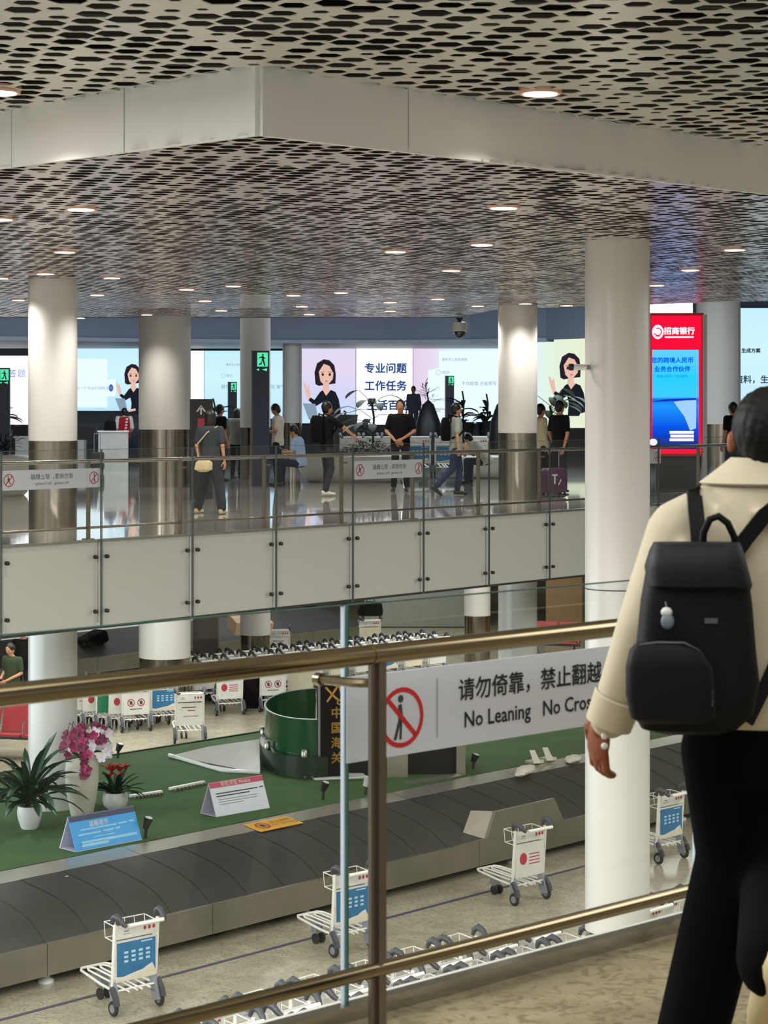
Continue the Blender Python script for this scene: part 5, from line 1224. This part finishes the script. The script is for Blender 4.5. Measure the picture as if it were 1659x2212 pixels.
# notice cards (folded tents)
def tent(px0, py0, px1, py1, hgt, dep, front, band, label, items, tcol):
    a, c = tp(px0, py0), tp(px1, py1); d = unit(a, c); L = (c-a).length; o = empty('notice_card', a+Vector((0, 0, .004)), math.atan2(d.y, d.x), label, 'notice')
    tl = math.atan2(dep/2, hgt); sl = math.hypot(dep/2, hgt)
    q = MB(); T = .008
    q.add([(0, 0, 0), (L, 0, 0), (L, dep/2, hgt), (0, dep/2, hgt), (0, T*2, 0), (L, T*2, 0), (L, dep/2+T, hgt-T), (0, dep/2+T, hgt-T)], [(0, 1, 2, 3), (7, 6, 5, 4), (0, 3, 7, 4), (1, 5, 6, 2), (0, 4, 5, 1), (3, 2, 6, 7)]); f = q.build('front_panel', front, o, smooth=False)
    q = MB(); q.add([(0, dep, 0), (L, dep, 0), (L, dep/2, hgt), (0, dep/2, hgt), (0, dep-T*2, 0), (L, dep-T*2, 0), (L, dep/2-T, hgt-T), (0, dep/2-T, hgt-T)], [(3, 2, 1, 0), (4, 5, 6, 7), (4, 7, 3, 0), (2, 6, 5, 1), (1, 5, 4, 0), (7, 6, 2, 3)]); q.build('back_panel', mat('card_lilac_white', 'c9c5d4', .5), o, smooth=False)
    q = MB(); q.box((L/2, dep/2, .004), (L, dep, .006)); q.build('base_panel', MATS['card_lilac_white'], o, smooth=False)
    pr = flat(f, 'print', [(band, rect(0, sl*.83, L, sl))]+[(tcol, rect(L*u0, sl*v0, L*u1, sl*v1)) for u0, v0, u1, v1 in items], (0, -.004, 0), step=.0012, tilt=-tl)
    return o, f, L, sl, tl
o, f, L, sl, tl = tent(165, 1842, 307, 1815, .40, .34, mat('card_blue', '2b9be0', .4, 0, .02), mat('card_navy', '2b3052', .4), 'light blue folded notice card with navy top band at the carousel edge', [(.13, .55, .68, .6), (.7, .56, .84, .61), (.87, .57, .95, .62), (.08, .42, .42, .47), (.46, .43, .62, .48), (.64, .44, .72, .49), (.3, .32, .62, .345), (.1, .1, .5, .2), (.1, .18, .95, .26)], mat('card_pale_blue', '8fcdf0', .5))
text('温馨提示', .075, AD_WHITE, f, (L*.42, .115, .275), tilt=-tl); 
o, f, L, sl, tl = tent(468, 1766, 583, 1746, .42, .34, mat('card_white', 'd8dbe2', .5, 0, .02), mat('card_crimson', 'b83250', .4), 'white folded notice card with crimson Notice band on the turf', [(.08, .64, .86, .67), (.9, .65, .97, .68), (.08, .56, .7, .59), (.1, .47, .85, .48), (.1, .4, .82, .41), (.1, .33, .55, .34)], INK)
text('安检须知 Notice', .072, AD_WHITE, f, (L*.48, .148, .383), tilt=-tl)

# small black spotlights spiked into the turf
def spot(px, py, h, label, white=False):
    p = tp(px, py); o = empty('garden_spotlight', p, .3, label, 'spotlight')
    q = MB(); q.tube([(0, 0, 0), (.01, 0, h*.55)], .02, 8); q.build('spike', BLACK, o)
    q = MB(); q.tube([(.0, 0, h*.5), (.04, -.02, h*1.0)], 0, 12, True, [.035, .06]); q.build('lamp_head', mat('lamp_head_white', 'cfcdc4', .4) if white else BLACK, o)
    q = MB(); q.tube([(.04, -.02, h*1.0), (.041, -.021, h*1.02)], .045, 12); q.build('lens', mat('spot_lens', 'dfe3dd', .2), o)
spot(314, 1812, .26, 'black garden spotlight beside the light blue notice card')
spot(697, 1728, .24, 'black garden spotlight left of the near glass edge')
spot(789, 1717, .24, 'garden spotlight with a white head beside the near post', True)
spot(1022, 1662, .22, 'black garden spotlight below the large warning sign')
spot(254, 1638, .22, 'black garden spotlight behind the red flowers')
# clothes-like white bundles and small tags on the carousel
def bundle(px, py, label, w_=.3, h=.12, rz=.3, m=None):
    p = W(px, py, LOW+.87); q = MB(); r = random.Random(px)
    q.ell((0, 0, h*.5), (w_*.5, .12, h*.5), 14, 8); q.ell((w_*.35, .03, h*.45), (w_*.3, .09, h*.35), 12, 7); q.ell((-w_*.4, -.02, h*.35), (w_*.25, .08, h*.3), 12, 7)
    q.v = [(x+.012*math.sin(z*90+x*30), y+.012*math.sin(x*50), z+.008*math.sin(y*70+x*20)) for x, y, z in q.v]
    return tag(q.build('white_cloth_bundle', m or mat('cloth_white', 'c9c8be', .8), None, p, AC+rz), label, 'cloth')
bundle(1135, 1672, 'crumpled white cloth on the carousel strip left of the two paper tags', .55, .12)
bundle(1238, 1645, 'crumpled white cloth on the carousel strip beside the nearest column', .42, .09)
for i, px in enumerate((1156, 1184)):
    p = W(px, 1650-i*6, LOW+.9); q = MB(); q.add([(-.11, -.06, .03), (0, -.1, .02), (.02, .02, .2), (-.09, .04, .21), (.12, .0, .03), (.1, .08, .17)], [(0, 1, 2, 3), (1, 4, 5, 2)]); 
    q.box((.06, .06, .02), (.22, .18, .04)); tag(q.build('folded_paper', mat('paper_cream', 'd8d3c2', .6), None, p, AC, smooth=False), 'folded cream paper standing on the carousel strip, %s one' % ('left', 'right')[i], 'paper')
for i, px in enumerate((128, 143)):
    p = W(px, 1897-2*i, LOW+.80); q = MB(); q.box((0, 0, .01), (.045, .03, .01)); tag(q.build('paper_scrap', mat('paper_white', 'e0e0da', .6), None, p, AC, smooth=False), 'tiny white scrap on the dark belt, %s of two' % ('left', 'right')[i], 'scrap')

# ------------------------------------------------------------------ plants on the island
def leaf(q, p0, d, L, w_, droop, n=6, fold=.25, tw=0):
    """one strap leaf: arched, tapering, creased along the middle"""
    d = Vector(d).normalized(); h = Vector((d.x, d.y, 0)); h = h.normalized() if h.length > .01 else Vector((1, 0, 0)); sd = Vector((-h.y, h.x, 0)); p = Vector(p0); vs = []; el = math.asin(max(-1, min(1, d.z)))
    for i in range(n+1):
        t = i/n; ww = w_*(.35+1.3*t)*(1-t)**.6*1.35 if t < 1 else .001; c = h*math.cos(el)+Vector((0, 0, math.sin(el)))
        vs += [p-sd*ww/2+Vector((0, 0, fold*ww)), p, p+sd*ww/2+Vector((0, 0, fold*ww))]; p = p+c*L/n; el -= droop/n
    fs = []
    for i in range(n): a = 3*i; fs += [(a, a+1, a+4, a+3), (a+1, a+2, a+5, a+4)]
    q.add(vs, fs)
GLEAF = mat('leaf_dark', '22402a', .4, 0, .25, 9); GLEAF2 = mat('leaf_mid', '2c5230', .45, 0, .25, 9); POTW = mat('pot_white', 'd2d2d0', .35, 0, .02)
rp = random.Random(3)
def potted(name, px, py, label, cat, pot, plantf):
    p = tp(px, py); o = empty(name, p, 0, label, cat); pot(o, F/p.y); plantf(o); return o
def pot_plain(o, s):
    q = MB(); q.lathe([(.0, 0), (.095, 0), (.115, .03), (.15, .14), (.158, .22), (.145, .29), (.13, .29), (.125, .25), (0, .25)], 28, caps=False); q.build('pot', POTW, o)
    q = MB(); q.lathe([(.13, .24), (.128, .26), (0, .265)], 20, caps=False); q.build('soil', mat('soil', '2a2019', .95), o)
def plant_dracaena(o):
    for i in range(64):
        a = rp.uniform(0, 2*pi); e = rp.uniform(.1, 1.4); L = rp.uniform(.5, .92); q = MB()
        leaf(q, (.03*math.cos(a), .03*math.sin(a), .27+.22*rp.random()), (math.cos(a)*math.cos(e), math.sin(a)*math.cos(e), math.sin(e)), L, rp.uniform(.075, .12), rp.uniform(.5, 1.5)); q.build('leaf', GLEAF, o)
    q = MB(); q.tube([(0, 0, .25), (.01, 0, .55)], .02, 8); q.build('stem', mat('stem_brown', '4b3b28', .8), o)
potted('potted_plant', 64, 1790, 'large potted plant with long dark strap leaves in a white pot, at the left edge', 'plant', pot_plain, plant_dracaena)
def pot_bowl(o, s):
    q = MB(); q.lathe([(0, 0), (.09, 0), (.15, .05), (.17, .12), (.165, .19), (.15, .225), (.135, .225), (.13, .19), (0, .19)], 28, caps=False); q.build('pot', POTW, o)
def plant_brom(o):
    for i in range(34):
        a = rp.uniform(0, 2*pi); e = rp.uniform(.3, 1.2); q = MB(); leaf(q, (.03*math.cos(a), .03*math.sin(a), .2), (math.cos(a)*math.cos(e), math.sin(a)*math.cos(e), math.sin(e)), rp.uniform(.34, .5), .065, rp.uniform(.5, 1.3)); q.build('leaf', GLEAF, o)
    for j in range(8):
        x_, y_ = rp.uniform(-.1, .16), rp.uniform(-.06, .06); zt = rp.uniform(.46, .62)
        for i in range(7):
            a = rp.uniform(0, 2*pi); q = MB(); leaf(q, (x_, y_, zt-.06), (math.cos(a)*.6, math.sin(a)*.6, .8), .14, .05, 1.0, 4); q.build('bract', mat('bract_red', 'b0261c', .5, 0, .2), o)
potted('potted_flower', 249, 1748, 'small red bromeliad in a round white bowl pot', 'plant', pot_bowl, plant_brom)
def pot_vase(o, s):
    q = MB(); q.lathe([(0, 0), (.13, 0), (.145, .02), (.19, .25), (.215, .45), (.215, .62), (.2, .74), (.18, .78), (.165, .78), (.16, .7), (0, .7)], 36, caps=False); q.build('vase', mat('vase_stone', 'c2beae', .6, 0, .08, 5, .4), o)
def plant_orchid(o):
    PM = [mat('petal_magenta', 'a0285c', .55, 0, .25, 12), mat('petal_deep', '7c1f48', .55, 0, .25, 12), mat('petal_white', 'dcd2dc', .5, 0, .08, 12)]
    for j in range(9):
        a = rp.uniform(0, 2*pi); q = MB(); leaf(q, (0, 0, .72), (math.cos(a)*.7, math.sin(a)*.7, .75), .34, .07, 1.3); q.build('leaf', GLEAF2, o)
    stems = []
    for j in range(8):
        a = 2*pi*j/8+rp.uniform(-.2, .2); r = rp.uniform(.16, .34); top = rp.uniform(1.1, 1.28); q = MB()
        pts = [(0, 0, .72), (.3*r*math.cos(a), .3*r*math.sin(a), top-.15), (r*math.cos(a), r*math.sin(a), top), (1.35*r*math.cos(a), 1.35*r*math.sin(a), top-.2)]
        q.tube(pts, .006, 5); q.build('stem', GLEAF2, o); stems.append(pts)
    for i in range(104):
        a = rp.uniform(0, 2*pi); t = rp.random(); rr2 = math.sqrt(rp.random())*.33; zc = 1.16-.5*rr2+rp.uniform(-.2, .1)
        x_, y_ = rr2*math.cos(a)+.06, rr2*math.sin(a)
        if i > 92: x_, y_, zc = .1+rp.uniform(-.06, .05), -.2+rp.uniform(-.03, .03), .95-(i-92)*.035
        m = PM[2] if (x_ > .12 and zc < 1.12 and rp.random() < .6) or rp.random() < .08 else PM[rp.randrange(2)]
        q = MB(); c = Vector((x_, y_, zc)); nv = Vector((math.cos(a)*.5, -.8, rp.uniform(-.2, .5))).normalized(); u_ = nv.cross(Vector((0, 0, 1))).normalized(); v_ = u_.cross(nv)
        for k_ in range(5):
            b_ = 2*pi*k_/5+.3; dd = u_*math.cos(b_)+v_*math.sin(b_); ee = u_*-math.sin(b_)+v_*math.cos(b_)
            q.add([c, c+dd*.035+ee*.03+nv*.006, c+dd*.065+ee*.016+nv*.014, c+dd*.065-ee*.016+nv*.014, c+dd*.035-ee*.03+nv*.006], [(0, 1, 2, 3, 4)])
        q.ell(c+nv*.008, (.008, .008, .008), 6, 4); q.build('flower', m, o)
potted('orchid_vase', 177, 1763, 'tall rough white vase filled with magenta and white orchids', 'vase', pot_vase, plant_orchid)

# ------------------------------------------------------------------ second carousel in the lower hall
c2a = Vector((-7.03, 47.3, LOW)); c2b = Vector((-1.08, 54.0, LOW)); d2 = unit(c2a, c2b); A2 = math.atan2(d2.y, d2.x); L2 = (c2b-c2a).length
c2 = empty('baggage_carousel', c2a, A2, 'second baggage carousel far off in the lower hall, with a black sloping belt', 'carousel')
BB = mat('belt_black', '202226', .6, 0, .1, 2, spec=.2)
q = MB(); q.add([(-9, 0, .45), (L2, 0, .45), (L2, 1.25, .9), (-9, 1.25, .9)], [(0, 1, 2, 3)]); q.build('belt', BB, c2, smooth=False)
x = -9.0
while x < L2:
    x1 = min(x+2.4, L2); q = MB(); q.box(((x+x1)/2, -.02, .28), (x1-x-.01, .03, .36)); q.build('side_panel', STEELD, c2, smooth=False)
    q = MB(); q.add([(x, 1.25, .9), (x1, 1.25, .9), (x1, 1.6, 1.0), (x, 1.6, 1.0)], [(0, 1, 2, 3)]); q.build('inner_strip', mat('strip_mirror', '5a544d', .05, .9), c2, smooth=False); x += 2.4
vs = []; K_ = 10
for k_ in range(K_+1):
    a = -pi/2+pi*k_/K_; vs += [(L2+math.cos(a)*2.1, 2.1+math.sin(a)*2.1, .45), (L2+math.cos(a)*.85, 2.1+math.sin(a)*.85, .9)]
q = MB(); q.add(vs, [(2*k_, 2*k_+2, 2*k_+3, 2*k_+1) for k_ in range(K_)]); q.build('belt_turn', BB, c2, smooth=False)
q = MB(); q.lathe([(2.12, .1), (2.12, .46)], 24, (L2, 2.1, 0), -pi/2, pi/2, False); q.build('side_turn', STEELD, c2)
q = MB(); q.prism([(-9, 1.6), (L2, 1.6), (L2+.5, 2.1), (L2, 2.6), (-9, 2.6)], .2, 1.0); q.build('island', mat('strip_dark', '4a443d', .3, .8), c2, smooth=False)
n2 = Vector((-d2.y, d2.x, 0)); nn_ = (Vector((0, 0, .35))-n2*.1).normalized()
for x, y, n in ((169, 1371, 'leftmost'), (248, 1360, 'second'), (277, 1357, 'third'), (444, 1339, 'fourth'), (505, 1333, 'fifth'), (675, 1313, 'sixth'), (711, 1309, 'seventh'), (742, 1304, 'rightmost')):
    pr = WY(x, y, 50+(x-300)*.011); dd_ = (pr-Vector((0, 0, EYE))).normalized(); rf = dd_-nn_*2*dd_.dot(nn_); k_ = (-1.04-pr.z)/rf.z; lp_ = pr+rf*k_
    o = empty('ceiling_downlight', lp_, 0, 'round downlight in the lower hall soffit mirrored in the second carousel, '+n, 'ceiling light', 'downlights of the lower hall')
    q = MB(); q.lathe([(.14, -.01), (.15, .02), (.0, .02)], 18, caps=False); q.build('trim_ring', WHITEP, o); q = MB(); q.lathe([(.13, -.015), (.13, -.005)], 18); q.build('lens', LAMP, o)
p = WY(548, 1368, 50.5); q = MB(); q.box((0, 0, .16), (1.0, .55, .32)); bx = q.build('cardboard_box', mat('cardboard', 'c9a98a', .7), None, (p.x-.15, 51.0, LOW+.72), smooth=False); bx.rotation_euler = (.32, .05, A2-.35); tag(bx, 'pinkish cardboard box lying on the sloping belt of the second carousel', 'box')
q = MB(); q.box((-.02, 0, .323), (.96, .05, .003)); q.build('tape', mat('tape', 'b8936a', .4), bx, smooth=False)
def suitcase(name, loc, rz, w_, d, h, m, label, tilt=0, handle=.0, wheels_=True):
    o = empty(name, loc, rz, label, 'suitcase'); o.rotation_euler = (tilt, 0, rz)
    q = MB(); n = 16; rings = []
    for z_, k_ in ((.06, .86), (.075, .96), (.12, 1), (h-.07, 1), (h-.03, .96), (h, .86)):
        pts = []
        for i in range(28):
            t = 2*pi*i/28; pts.append(Vector((math.copysign(abs(math.cos(t))**.4, math.cos(t))*w_/2*k_, math.copysign(abs(math.sin(t))**.4, math.sin(t))*d/2*k_, z_)))
        rings.append(pts)
    vs = [p_ for r_ in rings for p_ in r_]; s_ = 28; fs = [(i*s_+k_, i*s_+(k_+1) % s_, (i+1)*s_+(k_+1) % s_, (i+1)*s_+k_) for i in range(len(rings)-1) for k_ in range(s_)]+[tuple(range(s_-1, -1, -1)), tuple(range((len(rings)-1)*s_, len(rings)*s_))]
    q.add(vs, fs); q.build('shell', m, o)
    for sx_ in (-1, 1):
        for sy_ in (-1, 1):
            q = MB(); q.M = Matrix.Translation((sx_*w_*.38, sy_*d*.3, .03)) @ Matrix.Rotation(pi/2, 4, 'Y'); q.lathe([(.028, -.014), (.028, .014)], 12); q.build('wheel', RUB, o)
    q = MB(); z1 = h+max(handle, .02)
    q.tube([(-w_*.22, 0, h-.02), (-w_*.22, 0, z1), (-w_*.2, 0, z1+.02), (w_*.2, 0, z1+.02), (w_*.22, 0, z1), (w_*.22, 0, h-.02)], .009, 8); q.build('handle', GREYP, o)
    return o
p = W(547, 1535, LOW); suitcase('suitcase', p, .3, .44, .3, .72, BLACKC, 'upright black suitcase between trolleys in the lower hall', 0, .05)
p = W(205, 1430, LOW+.8); o = suitcase('suitcase', Vector((p.x+.1, 48.6, LOW+1.3)), A2, .5, .3, .75, BLACKC, 'black suitcase lying with straps on the second carousel, right of the left column', 0, .02); o.rotation_euler = (pi/2-.32, 0, A2+pi/2); o.location = WY(170, 1398, 48.3)
p = at(1192, s=118); suitcase('suitcase', Vector((p.x, p.y-.5, .02)), .5, .46, .28, .5, mat('suitcase_purple', '4a2c48', .35, 0, .1), 'dark purple suitcase with a white printed letter, pulled by the person in black', 0, .3)
flat(C.objects[-1].parent if C.objects[-1].parent else C.objects[-1], 'print', [(AD_WHITE, p_) for p_ in line_poly([(-.14, .38), (-.02, .38)], .025)+line_poly([(-.08, .38), (-.08, .22)], .03)+line_poly([(.0, .2), (.06, .3)], .02)], (0, -.145, 0), step=0)

# floor line in the lower hall
a, c = W(-60, 2220, LOW), W(1400, 1835, LOW); d = unit(a, c); L = (c-a).length
q = MB(); q.M = frame(a, d); q.box((L/2, 0, .003), (L, .055, .006)); q.M = Matrix(); tag(q.build('floor_tape', mat('tape_purple', '4a4560', .4), smooth=False), 'thin dark purple line taped along the lower floor beside the carousel', 'tape')

# ------------------------------------------------------------------ red seats in the lower hall
def bench(loc, rz, n, label):
    o = empty('waiting_bench', loc, rz, label, 'bench'); RS = mat('seat_red', 'a3272f', .4)
    for i in range(n):
        x0 = (i-(n-1)/2)*.62
        q = MB(); q.add([(x0-.28, -.02, .44), (x0+.28, -.02, .44), (x0+.28, .5, .40), (x0-.28, .5, .40), (x0-.28, -.02, .40), (x0+.28, -.02, .40), (x0+.28, .5, .36), (x0-.28, .5, .36)], [(0, 1, 2, 3), (7, 6, 5, 4), (0, 4, 5, 1), (1, 5, 6, 2), (2, 6, 7, 3), (3, 7, 4, 0)]); q.build('seat', RS, o, smooth=False)
        q = MB(); q.add([(x0-.28, .48, .42), (x0+.28, .48, .42), (x0+.28, .64, .88), (x0-.28, .64, .88), (x0-.28, .52, .40), (x0+.28, .52, .40), (x0+.28, .68, .87), (x0-.28, .68, .87)], [(0, 1, 2, 3), (7, 6, 5, 4), (0, 4, 5, 1), (1, 5, 6, 2), (2, 6, 7, 3), (3, 7, 4, 0)]); q.build('backrest', RS, o, smooth=False)
        q = MB(); q.tube([(x0+.31, .05, .42), (x0+.31, .08, .62), (x0+.31, .35, .64), (x0+.31, .5, .55)], .014, 8); q.build('armrest', STEEL, o)
    q = MB(); q.box((0, .25, .34), (n*.62, .07, .05)); q.build('beam', DARKG, o, smooth=False)
    for s_ in (-1, 1):
        q = MB(); q.tube([(s_*n*.24, .0, .0), (s_*n*.24, .25, .34), (s_*n*.24, .5, .0)], .02, 8); q.build('leg', STEEL, o)
    return o
p = W(10, 1640, LOW); bench(p, 2.9+pi, 3, 'red waiting seats at the left edge, in front of the person in dark green')
p = W(1195, 1425, LOW); bench(p, -.3, 2, 'red waiting seats right of the far columns in the lower hall')
# red fire point
p = W(450, 1540, LOW); q = MB(); q.box((0, 0, 1.3), (.55, .35, 2.6)); o = tag(q.build('fire_cabinet', mat('pillar_brown', '3a322c', .5), None, (WY(445, 1400, 46).x, 46.0, LOW), smooth=False), 'dark brown square post with a red mark, left of the long trolley ranks', 'post')
q = MB(); q.box((-.0, -.19, 2.25), (.12, .02, .2)); q.build('red_panel', mat('fire_red', 'b02030', .4), o, smooth=False)

# ------------------------------------------------------------------ upper floor furniture
def curved_bench(px0, px1, ytop, ybot, label, dep=1.1):
    s = (ybot-HY)/1.6; Y = F/s; x0, x1 = (px0-CX)/s, (px1-CX)/s; o = empty('curved_bench', ((x0+x1)/2, Y+dep*.4, 0), 0, label, 'bench'); w2 = (x1-x0)/2; zt = EYE-(ytop-HY)/(F/(Y))
    q = MB(); q.loft([((0, 0, .0), X, Y_, w2*.78, dep*.5), ((0, 0, .06), X, Y_, w2*.86, dep*.56), ((0, 0, zt*.45), X, Y_, w2*.97, dep*.66), ((0, 0, zt*.8), X, Y_, w2, dep*.7), ((0, 0, zt*.95), X, Y_, w2*.98, dep*.68), ((0, 0, zt), X, Y_, w2*.92, dep*.62), ((0, 0, zt), X, Y_, w2*.6, dep*.35), ((0, 0, zt-.04), X, Y_, w2*.58, dep*.33)], 48); q.build('shell', mat('bench_white', 'd0cec2', .35, 0, .02), o)
    return o, zt
o, zt = curved_bench(640, 885, 983, 1042, 'curved white bench planter behind the person in the black polo shirt')
b1 = o.location.copy()
o, zt2 = curved_bench(985, 1200, 985, 1034, 'curved white bench under the leaning seated person')
o, zt3 = curved_bench(-120, 62, 985, 1072, 'curved white bench at the left picture edge')
# low shrub in the bench planter
q = MB(); rs = random.Random(9)
for i in range(420):
    a = rs.uniform(0, 2*pi); r = math.sqrt(rs.random()); x_, y_ = r*.62*math.cos(a), r*.26*math.sin(a); zz = zt+.02+.32*(1-r*r)*rs.random()
    leaf(q, (x_, y_, zz), (math.cos(a+rs.uniform(-1, 1)), math.sin(a+rs.uniform(-1, 1)), rs.uniform(.1, 1.2)), rs.uniform(.07, .13), .035, .8, 3)
o = q.build('low_shrub', mat('leaf_shrub', '1d3320', .6, 0, .3, 9), None, Vector((b1.x+.02, b1.y, 0))); tag(o, 'low dark green shrub filling the curved bench planter', 'plant'); o.location.x = (795-CX)/(F/b1.y)
def big_leaf(q, p0, d, L, w_):
    leaf(q, p0, d, L, w_, 1.0, 6, .1)
def planter_plant(px, Y, base, height, spread, kind, label, pot=True, m=None, zb=0):
    s = F/Y; o = empty('planter_plant', ((px-CX)/s, Y, zb), 0, label, 'plant'); m = m or mat('leaf_backlit', '1c2c22', .6, 0, .3, 8); r = random.Random(int(px))
    if pot:
        q = MB(); q.lathe([(.0, 0), (.2, 0), (.26, base*.5), (.32, base-.03), (.34, base), (.3, base), (.28, base-.05), (0, base-.05)], 24, caps=False); q.build('pot', BLACK, o)
    n = {'broad': 16, 'palm': 26, 'tall': 22}[kind]
    q = MB(); q.tube([(0, 0, base-.05), (.03, 0, base+height*.5), (-.02, 0, base+height*.75)], .025, 7); q.build('stem', mat('stem_green', '22301f', .7), o)
    for i in range(n):
        a = r.uniform(0, 2*pi); e = r.uniform(-.1, 1.1); z0 = base+height*r.uniform(.1, .75); q = MB(); d = (math.cos(a)*math.cos(e), math.sin(a)*math.cos(e), math.sin(e))
        if kind == 'broad':
            st = Vector((0, 0, z0)); en = st+Vector(d)*spread*r.uniform(.3, .7); q.tube([tuple(st), tuple((st+en)/2+Vector((0, 0, .05))), tuple(en)], .007, 5); leaf(q, en, (d[0], d[1], -.1), spread*.45, spread*.22, .8, 6, .1)
        elif kind == 'palm':
            for j in range(5): leaf(q, Vector((0, 0, z0))+Vector(d)*spread*.15*j, (d[0]+r.uniform(-.5, .5), d[1]+r.uniform(-.5, .5), d[2]), spread*.45, .03, .9, 4)
        else: leaf(q, (0, 0, z0*.8), d, spread*r.uniform(.6, 1), .15, 1.1, 6)
        q.build('frond', m, o)
    return o
planter_plant(805, 46.2, .75, 1.3, .95, 'broad', 'broad-leaved plant standing before the brightest white screen', False, mat('leaf_upper', '243d2c', .5, 0, .25, 8), 0)
planter_plant(744, 49.5, 1.45, .12, .12, 'tall', 'black flower pot on a stand, left of the broad-leaved plant')
planter_plant(924, 63.5, 1.1, 1.3, .6, 'palm', 'palm with fine fronds beside the distant small exit pillar', True, mat('leaf_palm', '24453a', .5, 0, .25, 8))
planter_plant(1000, 60, 1.2, 1.2, .6, 'tall', 'dark large-leaved plant right of the distant small exit pillar')
planter_plant(1052, 60.5, 1.2, 1.1, .5, 'tall', 'dark tall plant left of the column behind the suitcase')
planter_plant(1190, 43.5, .9, 1.0, .9, 'broad', 'green broad-leaved plant behind the person pulling the suitcase', True, mat('leaf_green', '2f5a34', .5, 0, .25, 8))
planter_plant(462, 58, 1.2, .9, .8, 'tall', 'plant with thin leaves behind the black arrow board')
planter_plant(-4, 47.5, 1.1, .8, .7, 'tall', 'dark plant with thin leaves at the left picture edge', True)
planter_plant(12, 38.5, .65, .35, .5, 'palm', 'dark leafy plant with purple flowers on the left bench', False)
q = MB(); 
for x_ in (-.9, -.25, .4, 1.0): q.lathe([(.0, 0), (.25, 0), (.33, .5), (.3, 1.0), (.15, 1.3), (0, 1.35)], 16, (x_, 0, 0), caps=False)
for i_, x_ in enumerate((925, 1085)):
    q = MB(); q.lathe([(.0, 0), (.3, 0), (.4, .6), (.34, 1.2), (.16, 1.7), (0, 1.85)], 20, caps=False)
    tag(q.build('tall_planter', BLACK, None, WY(x_, 1000, 58).xy.to_3d()), ('black rounded tall planter left of the distant small exit pillar', 'black rounded tall planter touching the column behind the suitcase')[i_], 'planter')
# white counter with bags
s = 84.; p = Vector(((245-CX)/s, F/s, 0)); o = empty('service_counter', p, .1, 'white service counter between the left column and the widest column', 'counter')
q = MB(); q.box((0, 0, .5), (.75, .6, 1.0)); q.build('body', mat('counter_grey_white', 'b9b7b1', .5), o, smooth=False); q = MB(); q.box((0, 0, 1.01), (.8, .65, .03)); q.build('top', WHITEG, o, smooth=False)
q = MB(); q.loft([((0, 0, 0), X, Y_, .16, .09), ((0, 0, .2), X, Y_, .15, .09), ((0, 0, .26), X, Y_, .1, .06)], 14); q.tube([(-.06, 0, .24), (0, 0, .36), (.06, 0, .24)], .01, 6); tag(q.build('handbag', BLACKC, None, p+Vector((-.07, -.1, 1.026))), 'black bag standing on the white service counter', 'bag')
suitcase('suitcase', at(210, s=86), .1, .36, .24, .5, mat('case_dark', '232427', .4), 'small dark suitcase with raised handle, right of the left column', 0, .45)
q = MB(); q.box((0, 0, .93), (.62, .3, .36)); q.box((-.25, 0, .38), (.05, .28, .76)); q.box((.25, 0, .38), (.05, .28, .76)); tag(q.build('black_desk', BLACK, None, at(184, s=80), smooth=False), 'black desk behind the left column, beside the small dark suitcase', 'desk')
q = MB(); q.box((0, 0, .37), (2.0, .5, .74)); q.box((0, 0, .76), (2.1, .55, .05)); tag(q.build('white_desk', WHITEP, None, at(110, s=74), smooth=False), 'long white desk partly behind the left column', 'desk')
q = MB(); q.box((0, 0, .55), (.34, .08, 1.1)); q.box((0, -.05, .02), (.4, .4, .04)); tag(q.build('standing_sign', mat('board_pale', 'b9c4dd', .4), None, at(635, s=64), smooth=False), 'pale standing board behind the person in the white T-shirt', 'sign board')
